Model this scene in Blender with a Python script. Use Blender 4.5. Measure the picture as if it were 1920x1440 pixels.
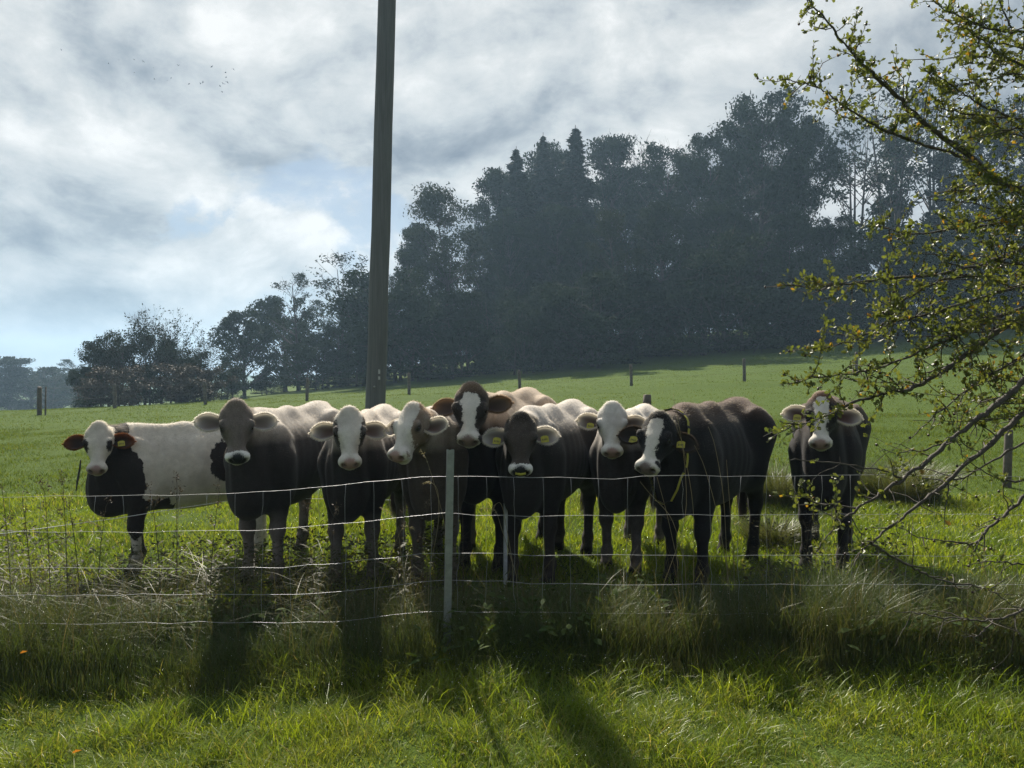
import bpy, math, random
import numpy as np
from mathutils import Vector, Matrix

random.seed(7)
RNG = np.random.default_rng(7)
scene = bpy.context.scene
COL = scene.collection
for o in list(bpy.data.objects):
    bpy.data.objects.remove(o, do_unlink=True)

# ------------------------------------------------------------------ camera
CAM_Z = 1.5
FPX = 1450.0                                  # focal length in photo pixels (1920 wide)
PITCH = math.atan((720.0 - 690.0) / FPX)      # looks slightly down
cam_d = bpy.data.cameras.new("camera")
cam_d.sensor_width = 36.0
cam_d.lens = FPX / 1920.0 * 36.0
cam_d.clip_start = 0.05
cam_d.clip_end = 6000.0
cam = bpy.data.objects.new("camera", cam_d)
cam.location = (0.0, 0.0, CAM_Z)
cam.rotation_euler = (math.radians(90) - PITCH, 0.0, 0.0)
COL.objects.link(cam)
scene.camera = cam

def P(u, v, y):
    """World point on the ray of photo pixel (u, v) at world distance y in front of the camera."""
    xc = (u - 960.0) / FPX
    zc = (720.0 - v) / FPX
    cp, sp = math.cos(PITCH), math.sin(PITCH)
    dy = cp + zc * sp
    dz = -sp + zc * cp
    return Vector((xc / dy * y, y, CAM_Z + dz / dy * y))

# ------------------------------------------------------------------ light
SUN_AZ = math.radians(-15.0)     # seen from the camera: negative is to the left of the view axis
SUN_EL = math.radians(42.5)
sun_dir = Vector((math.sin(SUN_AZ) * math.cos(SUN_EL), math.cos(SUN_AZ) * math.cos(SUN_EL), math.sin(SUN_EL)))
sun_d = bpy.data.lights.new("sun", 'SUN')
sun_d.energy = 5.0
sun_d.angle = math.radians(0.53)
sun_d.color = (1.0, 0.93, 0.80)
sun = bpy.data.objects.new("sun", sun_d)
sun.rotation_euler = sun_dir.to_track_quat('Z', 'Y').to_euler()
COL.objects.link(sun)

scene.view_settings.view_transform = 'Standard'
scene.view_settings.look = 'None'
scene.view_settings.exposure = 0.85
scene.view_settings.gamma = 1.0
scene.view_settings.use_curve_mapping = False
scene.cycles.use_denoising = True
scene.cycles.denoising_input_passes = 'RGB_ALBEDO_NORMAL'
scene.cycles.denoising_prefilter = 'NONE'
try:
    scene.cycles.denoiser = 'OPENIMAGEDENOISE'
except Exception:
    pass
scene.cycles.max_bounces = 6
scene.cycles.diffuse_bounces = 3
scene.cycles.glossy_bounces = 2
scene.cycles.transmission_bounces = 4
scene.cycles.transparent_max_bounces = 6
scene.cycles.volume_bounces = 0
scene.cycles.caustics_reflective = False
scene.cycles.caustics_refractive = False

# ------------------------------------------------------------------ node helpers
class NT:
    """Small wrapper that adds nodes and links in one call."""
    def __init__(self, tree):
        self.t = tree
        tree.nodes.clear()
    def n(self, kind, props=None, **ins):
        nd = self.t.nodes.new(kind)
        for k, v in (props or {}).items():
            setattr(nd, k, v)
        for k, v in ins.items():
            key = int(k[1:]) if k[0] == 'i' and k[1:].isdigit() else k.replace('_', ' ')
            s = nd.inputs[key]
            if isinstance(v, bpy.types.NodeSocket):
                self.t.links.new(v, s)
            else:
                s.default_value = v
        return nd
    def math(self, op, a, b=0.0, c=None, clamp=False):
        nd = self.t.nodes.new('ShaderNodeMath')
        nd.operation = op
        nd.use_clamp = clamp
        for i, v in enumerate((a, b, c)):
            if v is None:
                continue
            if isinstance(v, bpy.types.NodeSocket):
                self.t.links.new(v, nd.inputs[i])
            else:
                nd.inputs[i].default_value = v
        return nd.outputs[0]
    def ramp(self, fac, stops, interp='LINEAR'):
        nd = self.t.nodes.new('ShaderNodeValToRGB')
        nd.color_ramp.interpolation = interp
        el = nd.color_ramp.elements
        while len(el) > len(stops):
            el.remove(el[-1])
        while len(el) < len(stops):
            el.new(0.5)
        for e, (p, c) in zip(el, stops):
            e.position = p
            e.color = (c[0], c[1], c[2], 1.0) if not isinstance(c, (int, float)) else (c, c, c, 1.0)
        self.t.links.new(fac, nd.inputs[0])
        return nd.outputs[0]
    def mix(self, fac, a, b, blend='MIX'):
        nd = self.t.nodes.new('ShaderNodeMix')
        nd.data_type = 'RGBA'
        nd.blend_type = blend
        for i, v in ((0, fac), (6, a), (7, b)):
            if isinstance(v, bpy.types.NodeSocket):
                self.t.links.new(v, nd.inputs[i])
            else:
                nd.inputs[i].default_value = v if i == 0 else (v[0], v[1], v[2], 1.0)
        return nd.outputs[2]
    def noise(self, vec, scale, detail=4.0, rough=0.55, dist=0.0):
        nd = self.n('ShaderNodeTexNoise', None, Scale=scale, Detail=detail, Roughness=rough, Distortion=dist)
        if vec is not None:
            self.t.links.new(vec, nd.inputs['Vector'])
        return nd.outputs['Fac']
    def maprange(self, v, a, b, c=0.0, d=1.0, smooth=False):
        nd = self.t.nodes.new('ShaderNodeMapRange')
        nd.interpolation_type = 'SMOOTHSTEP' if smooth else 'LINEAR'
        self.t.links.new(v, nd.inputs[0])
        for i, x in enumerate((a, b, c, d)):
            nd.inputs[i + 1].default_value = x
        return nd.outputs[0]

def new_mat(name):
    m = bpy.data.materials.new(name)
    m.use_nodes = True
    return m, NT(m.node_tree)

def simple_mat(name, col, rough=0.7, metal=0.0, var=0.25, scale=20.0, bump=0.0, spec=0.5):
    m, t = new_mat(name)
    tc = t.n('ShaderNodeTexCoord').outputs['Object']
    nz = t.noise(tc, scale, 5.0)
    k = t.maprange(nz, 0.3, 0.7, 1.0 - var, 1.0 + var)
    c = t.mix(1.0, col, t.n('ShaderNodeCombineColor', None, Red=k, Green=k, Blue=k).outputs[0], 'MULTIPLY')
    p = t.n('ShaderNodeBsdfPrincipled', None, Base_Color=c, Roughness=rough, Metallic=metal, Specular_IOR_Level=spec)
    if bump:
        b = t.n('ShaderNodeBump', None, Strength=bump, Distance=0.01, Height=nz)
        t.t.links.new(b.outputs[0], p.inputs['Normal'])
    t.n('ShaderNodeOutputMaterial', None, Surface=p.outputs[0])
    return m

def leaf_mat(name, col, col2, trans=0.5, rough=0.55, spec=0.3, tint=(1.0, 1.0, 1.0), scale=3.0, attr=None):
    """Two-sided leaf: reflecting and transmitting the light behind it."""
    m, t = new_mat(name)
    if attr:
        f = t.n('ShaderNodeAttribute', {'attribute_name': attr}).outputs['Fac']
    else:
        tc = t.n('ShaderNodeTexCoord').outputs['Object']
        f = t.maprange(t.noise(tc, scale, 3.0), 0.3, 0.7)
    c = t.mix(f, col, col2)
    p = t.n('ShaderNodeBsdfPrincipled', None, Base_Color=c, Roughness=rough, Specular_IOR_Level=spec)
    ct = t.mix(1.0, c, tint, 'MULTIPLY')
    tr = t.n('ShaderNodeBsdfTranslucent', None, Color=ct)
    mx = t.n('ShaderNodeMixShader', None, i0=trans, i1=p.outputs[0], i2=tr.outputs[0])
    t.n('ShaderNodeOutputMaterial', None, Surface=mx.outputs[0])
    return m

# ------------------------------------------------------------------ mesh helpers
def mesh_np(name, verts, faces, mat=None, smooth=True, attrs=None):
    """Mesh from numpy arrays; faces is (n, 3) or (n, 4), or a list of such arrays."""
    me = bpy.data.meshes.new(name)
    if not isinstance(faces, list):
        faces = [faces]
    faces = [np.asarray(f, dtype=np.int32) for f in faces if len(f)]
    nv = len(verts)
    me.vertices.add(nv)
    me.vertices.foreach_set("co", np.asarray(verts, dtype=np.float32).ravel())
    loops = np.concatenate([f.ravel() for f in faces])
    sizes = np.concatenate([np.full(len(f), f.shape[1], dtype=np.int32) for f in faces])
    starts = np.concatenate([[0], np.cumsum(sizes)[:-1]]).astype(np.int32)
    me.loops.add(len(loops))
    me.loops.foreach_set("vertex_index", loops)
    me.polygons.add(len(sizes))
    me.polygons.foreach_set("loop_start", starts)
    me.polygons.foreach_set("loop_total", sizes)
    me.polygons.foreach_set("use_smooth", np.full(len(sizes), smooth, dtype=bool))
    for k, a in (attrs or {}).items():
        a = np.asarray(a, dtype=np.float32)
        if a.ndim == 1:
            at = me.attributes.new(k, 'FLOAT', 'POINT')
            at.data.foreach_set("value", a)
        else:
            at = me.attributes.new(k, 'FLOAT_COLOR', 'POINT')
            at.data.foreach_set("color", np.concatenate([a, np.ones((len(a), 1), np.float32)], 1).ravel())
    me.update(calc_edges=True)
    if mat:
        me.materials.append(mat)
    return me

def link(name, me, parent=None, loc=None):
    o = bpy.data.objects.new(name, me)
    COL.objects.link(o)
    if loc is not None:
        o.location = loc
    if parent is not None:
        o.parent = parent
    return o

def empty(name, loc=(0, 0, 0), rz=0.0):
    o = bpy.data.objects.new(name, None)
    o.empty_display_size = 0.1
    COL.objects.link(o)
    o.location = loc
    o.rotation_euler = (0, 0, rz)
    return o

def tag(o, label=None, cat=None, group=None, kind=None):
    if label: o["label"] = label
    if cat: o["category"] = cat
    if group: o["group"] = group
    if kind: o["kind"] = kind
    return o

def tube(pts, rads, seg=8, cap=True, closed_tip=False):
    """Tube along a polyline. Returns verts, quads, tris as arrays."""
    pts = np.asarray(pts, float)
    n = len(pts)
    rads = np.broadcast_to(np.asarray(rads, float), (n,))
    d = np.gradient(pts, axis=0)
    d /= np.linalg.norm(d, axis=1, keepdims=True) + 1e-12
    ref = np.array([0.0, 0.0, 1.0]) if abs(d[0][2]) < 0.9 else np.array([1.0, 0.0, 0.0])
    V = []
    for i in range(n):
        a = ref - d[i] * ref.dot(d[i])
        na = np.linalg.norm(a)
        a = a / na if na > 1e-6 else np.cross(d[i], [0.3, 0.5, 0.8])
        ref = a
        b = np.cross(d[i], a)
        ang = np.arange(seg) / seg * 2 * math.pi
        V.append(pts[i] + rads[i] * (np.cos(ang)[:, None] * a + np.sin(ang)[:, None] * b))
    V = np.concatenate(V)
    i = np.arange(n - 1)[:, None] * seg
    j = np.arange(seg)[None]
    k = (j + 1) % seg
    Q = np.stack([i + j, i + k, i + seg + k, i + seg + j], -1).reshape(-1, 4)
    T = np.zeros((0, 3), int)
    if cap:
        m = len(V)
        V = np.concatenate([V, pts[:1], pts[-1:]])
        jj = np.arange(seg)
        T = np.concatenate([np.stack([np.full(seg, m), (jj + 1) % seg, jj], 1),
                            np.stack([np.full(seg, m + 1), (n - 1) * seg + jj, (n - 1) * seg + (jj + 1) % seg], 1)])
    return V, Q, T

def join(parts):
    """Join (verts, quads, tris) tuples into one."""
    V, Q, T, o = [], [], [], 0
    for v, q, t in parts:
        V.append(v)
        if len(q): Q.append(np.asarray(q) + o)
        if len(t): T.append(np.asarray(t) + o)
        o += len(v)
    return (np.concatenate(V), np.concatenate(Q) if Q else np.zeros((0, 4), int),
            np.concatenate(T) if T else np.zeros((0, 3), int))

def box(sx, sy, sz, c=(0, 0, 0), bev=0.0):
    x, y, z = sx / 2, sy / 2, sz / 2
    V = np.array([[i, j, k] for k in (-z, z) for j in (-y, y) for i in (-x, x)], float) + np.asarray(c, float)
    Q = np.array([[0, 2, 3, 1], [4, 5, 7, 6], [0, 1, 5, 4], [2, 6, 7, 3], [0, 4, 6, 2], [1, 3, 7, 5]])
    return V, Q, np.zeros((0, 3), int)

_VN = {}
def vnoise(x, y, seed=0):
    """Smooth 2-D value noise in 0..1 for arrays."""
    if seed not in _VN:
        _VN[seed] = np.random.default_rng(seed).random((64, 64))
    r = _VN[seed]
    xi, yi = np.floor(x).astype(int), np.floor(y).astype(int)
    fx, fy = x - xi, y - yi
    fx, fy = fx * fx * (3 - 2 * fx), fy * fy * (3 - 2 * fy)
    a, b = r[xi % 64, yi % 64], r[(xi + 1) % 64, yi % 64]
    c, d = r[xi % 64, (yi + 1) % 64], r[(xi + 1) % 64, (yi + 1) % 64]
    return (a * (1 - fx) + b * fx) * (1 - fy) + (c * (1 - fx) + d * fx) * fy
# ------------------------------------------------------------------ sky: Nishita sky with broken cloud in front of it
def pix_dir(u, v):
    d = P(u, v, 10.0) - Vector((0, 0, CAM_Z))
    return d.normalized()

def build_world():
    w = bpy.data.worlds.new("World")
    scene.world = w
    w.use_nodes = True
    t = NT(w.node_tree)
    sky = t.n('ShaderNodeTexSky', {'sky_type': 'NISHITA', 'sun_disc': False})
    sky.sun_elevation = SUN_EL
    sky.sun_rotation = SUN_AZ
    sky.air_density = 1.0
    sky.dust_density = 0.4
    sky.ozone_density = 1.5
    tc = t.n('ShaderNodeTexCoord').outputs['Generated']
    # stretch the direction so the clouds lie flatter towards the horizon
    mp = t.n('ShaderNodeMapping', None, Vector=tc)
    mp.inputs['Scale'].default_value = (1.0, 1.0, 1.5)
    mp.inputs['Location'].default_value = SKY_OFFSET
    v = mp.outputs[0]
    warp = t.n('ShaderNodeTexNoise', None, Vector=v, Scale=3.2, Detail=3.0)
    wv = t.n('ShaderNodeVectorMath', {'operation': 'MULTIPLY_ADD'}, i0=warp.outputs['Color'], i1=(0.14, 0.14, 0.14), i2=v).outputs[0]
    def density(vec):
        return t.math('ADD', t.noise(vec, 3.0, 9.0, 0.55), t.math('MULTIPLY_ADD', t.noise(vec, 9.0, 8.0, 0.58), 0.40, -0.20))
    big = density(wv)
    # the same cloud a step nearer to the sun: less cloud there means this side is lit
    stp = t.n('ShaderNodeVectorMath', {'operation': 'SUBTRACT'}, i0=(sun_dir.x, sun_dir.y, sun_dir.z * 1.5), i1=t.n('ShaderNodeVectorMath', {'operation': 'MULTIPLY'}, i0=tc, i1=(1.0, 1.0, 1.5)).outputs[0]).outputs[0]
    stp = t.n('ShaderNodeVectorMath', {'operation': 'NORMALIZE'}, i0=stp).outputs[0]
    big2 = density(t.n('ShaderNodeVectorMath', {'operation': 'MULTIPLY_ADD'}, i0=stp, i1=(0.07, 0.07, 0.07), i2=wv).outputs[0])
    relief = t.math('SUBTRACT', big2, big)
    thick = t.noise(v, 2.2, 6.0, 0.55)
    warp2 = t.n('ShaderNodeTexNoise', None, Vector=v, Scale=7.0, Detail=6.0, Roughness=0.6)
    wtc = t.n('ShaderNodeVectorMath', {'operation': 'MULTIPLY_ADD'}, i0=warp2.outputs['Color'], i1=(0.30, 0.30, 0.14), i2=tc).outputs[0]
    def spot(u_, v_, rad, amp):
        d = pix_dir(u_, v_)
        dt = t.n('ShaderNodeVectorMath', {'operation': 'DISTANCE'}, i0=wtc, i1=(d.x + 0.15, d.y + 0.15, d.z + 0.07)).outputs['Value']
        return t.maprange(dt, rad, rad * 0.15, 0.0, amp, smooth=True)
    cover = big
    for (a, b, r, k) in SKY_HOLES:
        cover = t.math('SUBTRACT', cover, spot(a, b, r, k))
    for (a, b, r, k) in SKY_BANKS:
        cover = t.math('ADD', cover, spot(a, b, r, k))
    cov = t.maprange(cover, 0.30, 0.46, 0.28, 1.0, smooth=True)
    # light and shade of the cloud itself: thin edges shine, thick bellies are grey
    lum = t.math('ADD', t.math('MULTIPLY', thick, 0.62), t.math('MULTIPLY_ADD', relief, 1.4, 0.245))
    for (a, b, r, k) in SKY_GREYS:
        lum = t.math('ADD', lum, spot(a, b, r, k))
    sd = t.n('ShaderNodeVectorMath', {'operation': 'DOT_PRODUCT'}, i0=tc, i1=tuple(sun_dir)).outputs['Value']
    glow = t.maprange(sd, 0.35, 1.0, 0.0, 1.0)
    lum = t.math('SUBTRACT', lum, t.math('MULTIPLY_ADD', glow, 0.38, -0.17))
    cc = t.ramp(lum, [(0.22, (0.74, 0.74, 0.73)), (0.36, (0.57, 0.585, 0.585)), (0.50, (0.43, 0.46, 0.48)), (0.64, (0.28, 0.315, 0.35)), (0.80, (0.16, 0.19, 0.235))])
    blue = t.n('ShaderNodeVectorMath', {'operation': 'SCALE'}, i0=sky.outputs[0])
    blue.inputs['Scale'].default_value = SKY_STRENGTH
    blue = t.mix(0.62, blue.outputs[0], (0.30, 0.38, 0.49))
    c = t.mix(cov, blue, cc)
    bg = t.n('ShaderNodeBackground', None, Color=c, Strength=0.70)
    t.n('ShaderNodeOutputWorld', None, Surface=bg.outputs[0])

SKY_STRENGTH = 0.07
SKY_OFFSET = (3.1, 0.7, 1.3)
SKY_HOLES = [(130, 300, 0.12, 0.26), (240, 240, 0.07, 0.14), (400, 345, 0.13, 0.28), (640, 400, 0.13, 0.32), (360, 440, 0.08, 0.24), (255, 490, 0.05, 0.18), (330, 560, 0.10, 0.08), (520, 560, 0.08, 0.10), (1640, 130, 0.12, 0.08), (80, 250, 0.06, 0.12)]
SKY_BANKS = [(560, 440, 0.09, 0.22), (300, 120, 0.32, 0.22), (900, 130, 0.42, 0.25), (1500, 60, 0.40, 0.25), (60, 430, 0.18, 0.25), (430, 490, 0.10, 0.20), (200, 640, 0.2, 0.10), (160, 390, .1, .2), (250, 290, .05, .08)]
SKY_GREYS = [(190, 60, 0.14, 0.20), (95, 470, 0.13, 0.24), (980, 150, 0.26, 0.05), (1250, 120, 0.14, -0.08), (1700, 170, 0.30, 0.02), (560, 150, 0.10, 0.06), (580, 420, 0.12, -0.06), (200, 370, 0.14, -0.05), (60, 330, 0.14, -0.04), (420, 560, 0.16, -0.04), (700, 250, .2, .06), (350, 200, .2, .04), (240, 480, .1, .08)]
build_world()
# ------------------------------------------------------------------ ground
def ground_z(x, y):
    x = np.asarray(x, float); y = np.asarray(y, float)
    A = np.interp(y, [0, 12, 35, 50, 70, 110, 200, 1200], [0, 0.0, 0.30, 0.75, 2.2, 4.0, 2.0, -7.0])
    Br = np.interp(y, [0, 8, 35, 50, 75, 130, 1200], [0, 0, 0.050, 0.085, 0.11, 0.08, 0.02])
    Bl = np.interp(y, [0, 8, 35, 50, 75, 130, 1200], [0, 0, 0.032, 0.075, 0.16, 0.14, 0.02])
    xr = np.clip(x, -90, 90)
    sx = np.where(xr > 0, Br * xr, Bl * xr)
    z = A + sx
    z = z - 0.10 * np.clip((-x - 0.2) / 1.6, 0, 1) * np.clip((5.4 - y) / 1.2, 0, 1)
    z = z - 0.05 * np.clip((4.08 - y + 0.10 * (vnoise(x * 1.1, y * 0.3, 21) - .5)) / 0.36, 0, 1)          # the strip this side lies a step lower
    z = z + (vnoise(x * 0.35 + 9, y * 0.35 + 5, 3) - 0.5) * 0.10 * np.clip((y - 6) / 6, 0, 1)
    z = z - 0.13 * np.exp(-((x + 2.9) / 1.1) ** 2 - ((y - 6.0) / 1.3) ** 2)       # hollow the white bodied cow stands in
    z = z + (vnoise(x * 1.7, y * 1.7, 4) - 0.5) * 0.05
    # low lip of an old track below the far fence
    z = z + 0.22 * np.exp(-((y - (33.0 - 0.03 * x)) / 0.8) ** 2) * np.clip((x + 12) / 8, 0, 1)
    return z

def gz(x, y):
    return float(ground_z(np.array([x]), np.array([y]))[0])

def build_ground():
    t = np.linspace(-1, 1, 181)
    xs = np.sinh(t * 4.2) / math.sinh(4.2) * 700
    s = np.linspace(0, 1, 240)
    ys = -25 + 27 * np.clip(s / 0.06, 0, 1) + (np.sinh(np.clip((s - .06) / .94, 0, 1) * 5.0) / math.sinh(5.0)) * 1100
    X, Y = np.meshgrid(xs, ys, indexing='ij')
    Z = ground_z(X, Y)
    V = np.stack([X, Y, Z], -1).reshape(-1, 3)
    g = np.arange(len(xs) * len(ys)).reshape(len(xs), len(ys))
    Q = np.stack([g[:-1, :-1], g[1:, :-1], g[1:, 1:], g[:-1, 1:]], -1).reshape(-1, 4)
    m, t = new_mat("meadow_ground")
    tc = t.n('ShaderNodeTexCoord').outputs['Object']
    n1 = t.noise(tc, 0.55, 4.0)
    n2 = t.noise(tc, 6.0, 6.0, 0.65)
    n3 = t.noise(tc, 38.0, 4.0, 0.7)
    c = t.mix(t.maprange(n2, 0.3, 0.7), (0.056, 0.092, 0.016), (0.092, 0.132, 0.025))
    c = t.mix(t.maprange(n1, 0.38, 0.68), c, (0.074, 0.112, 0.022))
    c = t.mix(t.maprange(n3, 0.55, 0.85, 0.0, 0.4), c, (0.030, 0.034, 0.012))
    h = t.math('ADD', t.math('MULTIPLY', n2, 0.6), t.math('MULTIPLY', n3, 0.5))
    b = t.n('ShaderNodeBump', None, Strength=0.9, Distance=0.08, Height=h)
    p = t.n('ShaderNodeBsdfPrincipled', None, Base_Color=c, Roughness=0.9, Specular_IOR_Level=0.04, Normal=b.outputs[0])
    t.n('ShaderNodeOutputMaterial', None, Surface=p.outputs[0])
    o = link("ground", mesh_np("ground", V, Q, m))
    tag(o, "gently rising green pasture", None, None, "structure")
build_ground()

# ------------------------------------------------------------------ grass (nobody could count it)
def grass_material(name, a, b, dry, trans, tint, rough=0.45, spec=0.4):
    m, t = new_mat(name)
    at = lambda n: t.n('ShaderNodeAttribute', {'attribute_name': n}).outputs['Fac']
    c = t.mix(at('tone'), a, b)
    c = t.mix(at('dry'), c, dry)
    p = t.n('ShaderNodeBsdfPrincipled', None, Base_Color=c, Roughness=rough, Specular_IOR_Level=spec)
    tr = t.n('ShaderNodeBsdfTranslucent', None, Color=t.mix(1.0, c, tint, 'MULTIPLY'))
    mx = t.n('ShaderNodeMixShader', None, i0=trans, i1=p.outputs[0], i2=tr.outputs[0])
    t.n('ShaderNodeOutputMaterial', None, Surface=mx.outputs[0])
    return m

def blades(name, x, y, h, w, bend, mat, dry, rng, segs=3, label=None, cat=None, az=None, z=None):
    n = len(x)
    z0 = ground_z(x, y) - 0.01 if z is None else z
    a = rng.random(n) * 2 * math.pi if az is None else az
    dx, dy = np.cos(a), np.sin(a)
    fa = a + math.pi / 2 + rng.normal(0, 0.7, n)
    wx, wy = np.cos(fa), np.sin(fa)
    rows = []
    T = []
    for i in range(segs):
        s = i / segs
        px = x + dx * bend * h * s ** 1.8
        py = y + dy * bend * h * s ** 1.8
        pz = z0 + h * (s - 0.30 * bend * s ** 2.6)
        ww = w * (1.0 - 0.75 * s ** 1.5) * 0.5
        rows.append(np.stack([px - wx * ww, py - wy * ww, pz], -1))
        rows.append(np.stack([px + wx * ww, py + wy * ww, pz], -1))
    rows.append(np.stack([x + dx * bend * h, y + dy * bend * h, z0 + h * (1 - 0.30 * bend)], -1))
    k = 2 * segs + 1
    V = np.stack(rows, 1).reshape(-1, 3)
    b = (np.arange(n) * k)[:, None]
    Q = np.concatenate([b + np.array([[2 * i, 2 * i + 1, 2 * i + 3, 2 * i + 2]]) for i in range(segs - 1)]) if segs > 1 else np.zeros((0, 4), int)
    Tt = b + np.array([[2 * segs - 2, 2 * segs - 1, 2 * segs]])
    tone = np.repeat(np.clip(rng.random(n) * 0.75 + (vnoise(x * 3.1 + 7, y * 3.1, 41) - 0.5) * 0.8 + 0.12, 0, 1), k)
    o = link(name, mesh_np(name, V, [Q, Tt], mat, True, {'tone': tone, 'dry': np.repeat(dry, k)}))
    tag(o, label, cat, None, "stuff")
    TIPS[name] = rows[-1]
    return o

TIPS = {}
def scatter(y0, y1, dens, rng, margin=0.35, left=None, right=None):
    """Points on the ground inside the widening view between two distances."""
    k = 0.70
    n = int(dens * (y1 - y0) * (k * (y0 + y1) + 2 * margin))
    y = np.sqrt(y0 ** 2 + rng.random(n) * (y1 ** 2 - y0 ** 2))
    x = (rng.random(n) * 2 - 1) * (k * y + margin)
    return x, y

GR_FRESH = grass_material("grass_fresh", (0.120, 0.200, 0.014), (0.232, 0.300, 0.026), (0.36, 0.31, 0.13), 0.56, (1.12, 1.0, 0.50), 0.38, 0.35)
GR_FAR = grass_material("grass_far", (0.080, 0.132, 0.014), (0.132, 0.178, 0.022), (0.20, 0.17, 0.08), 0.45, (1.1, 1.0, 0.5), 0.8, 0.08)
GR_TALL = grass_material("grass_tall", (0.046, 0.082, 0.017), (0.098, 0.128, 0.032), (0.150, 0.125, 0.066), 0.36, (1.1, 1.0, 0.6), 0.45, 0.4)

def build_grass():
    rng = np.random.default_rng(11)
    # mown strip this side of the fence
    x, y = scatter(2.3, 4.0, 9500, rng)
    cl = vnoise(x * 5, y * 5, 8)
    cl2 = vnoise(x * 11 + 3, y * 11, 18)
    h = (0.030 + 0.085 * rng.random(len(x)) ** 1.6) * (0.22 + 1.15 * cl ** 1.6 + 0.75 * cl2 ** 1.5) * (1 + 0.4 * np.clip((y - 3.1), 0, 1))
    blades("lawn_grass", x, y, h, 0.0028 + 0.0024 * rng.random(len(x)), 0.35 + 0.9 * rng.random(len(x)), GR_FRESH,
           np.clip(rng.normal(0.0, 0.25, len(x)) + (rng.random(len(x)) < 0.05) * 0.7, 0, 1), rng, 3, "short bright green grass strip along the bottom of the picture", "grass")
    # a few tall tufts in the strip
    tx, ty = [], []
    for (u, v, r, k) in [(560, 1330, .10, 90), (640, 1310, .08, 70), (1080, 1310, .10, 90), (1220, 1260, .12, 80), (1420, 1270, .14, 100), (1720, 1300, .2, 160), (1830, 1290, .22, 200), (1880, 1340, .2, 160),
                         (250, 1300, .1, 60), (420, 1290, .12, 80), (860, 1270, .2, 120), (1000, 1250, .2, 120)]:
        D = FPX * CAM_Z / (v + 20 - 690)
        c = P(u, v, D)
        tx.append(c.x + rng.normal(0, r, k)); ty.append(D + rng.normal(0, r * .7, k))
    tx, ty = np.concatenate(tx), np.concatenate(ty)
    blades("grass_tufts", tx, ty, 0.09 + 0.12 * rng.random(len(tx)), 0.0045 + 0.002 * rng.random(len(tx)), 0.3 + 0.6 * rng.random(len(tx)), GR_FRESH,
           np.zeros(len(tx)), rng, 4, "taller grass blades standing out of the short strip", "grass")
    # uncut strip under the fence
    x, y = scatter(3.78, 5.0, 11000, rng)
    env = np.clip((y - 3.80 - 0.08 * vnoise(x * 3, y * 0, 31)) / 0.10, 0.25, 1) * np.clip((4.85 - y) / 0.40, 0, 1)
    prof = np.interp(x, [-3.6, -2.6, -2.0, -1.3, -1.0, -0.4, 0.6, 1.6, 2.6, 3.6], [0.40, 0.37, 0.25, 0.20, 0.24, 0.27, 0.28, 0.34, 0.36, 0.34])
    cl = vnoise(x * 2.2, y * 2.2, 9)
    cl3 = vnoise(x * 7 + 11, y * 7, 19)
    h = prof * (0.35 + 0.65 * env) * (0.22 + 0.75 * rng.random(len(x)) ** 1.4 + 0.40 * cl + 0.22 * cl3)
    front = np.clip((4.12 - y) / 0.3, 0, 1)
    pz = P(843, 1200, 4.14).x
    h = np.where((np.abs(x - pz) < 0.05) & (y < 4.16), h * 0.30, h)
    dry = np.clip(rng.normal(0.05, 0.26, len(x)) + (vnoise(x * 1.2, y * 2, 2) - .5) * 0.6, 0, 1)
    blades("tall_grass", x, y, h, 0.0028 + 0.0022 * rng.random(len(x)), (0.25 + 0.9 * rng.random(len(x)) ** 1.5) * (1 - 0.72 * front), GR_TALL, dry, rng, 4,
           "uncut olive and straw coloured grass under the wire fence", "grass")
    # brown flowering stems standing above it
    x, y = scatter(3.95, 4.8, 170, rng)
    blades("grass_stems", x, y, 0.30 + 0.26 * rng.random(len(x)), 0.0030 + 0.001 * rng.random(len(x)), 0.1 + 0.45 * rng.random(len(x)), GR_TALL, 0.5 + 0.5 * rng.random(len(x)), rng, 5,
           "thin brown flowering stems above the uncut grass", "grass")
    # pasture the herd stands on
    x, y = scatter(4.9, 9.0, 2200, rng)
    cl = vnoise(x * 2.6, y * 2.6, 12)
    h = (0.05 + 0.07 * rng.random(len(x))) * (0.5 + 1.0 * cl)
    blades("pasture_grass", x, y, h, 0.006 + 0.004 * rng.random(len(x)), 0.3 + 0.7 * rng.random(len(x)), GR_FRESH,
           (rng.random(len(x)) < 0.06) * 0.7, rng, 2, "sunlit pasture grass around the hooves of the cows", "grass")
    x, y = scatter(9.0, 20.0, 520, rng)
    cl = vnoise(x * 1.3, y * 1.3, 14)
    h = (0.03 + 0.05 * rng.random(len(x))) * (0.5 + 1.0 * cl)
    blades("meadow_grass", x, y, h, 0.010 + 0.008 * rng.random(len(x)), 0.3 + 0.6 * rng.random(len(x)), GR_FAR,
           (rng.random(len(x)) < 0.05) * 0.6, rng, 1, "pasture grass behind the herd", "grass")
    x, y = scatter(20.0, 52.0, 60, rng)
    h = (0.03 + 0.035 * rng.random(len(x)))
    blades("hill_grass", x, y, h, 0.02 + 0.02 * rng.random(len(x)), 0.3 + 0.6 * rng.random(len(x)), GR_FAR,
           (rng.random(len(x)) < 0.05) * 0.6, rng, 1, "grass on the rising field below the wood", "grass")
build_grass()

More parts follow.
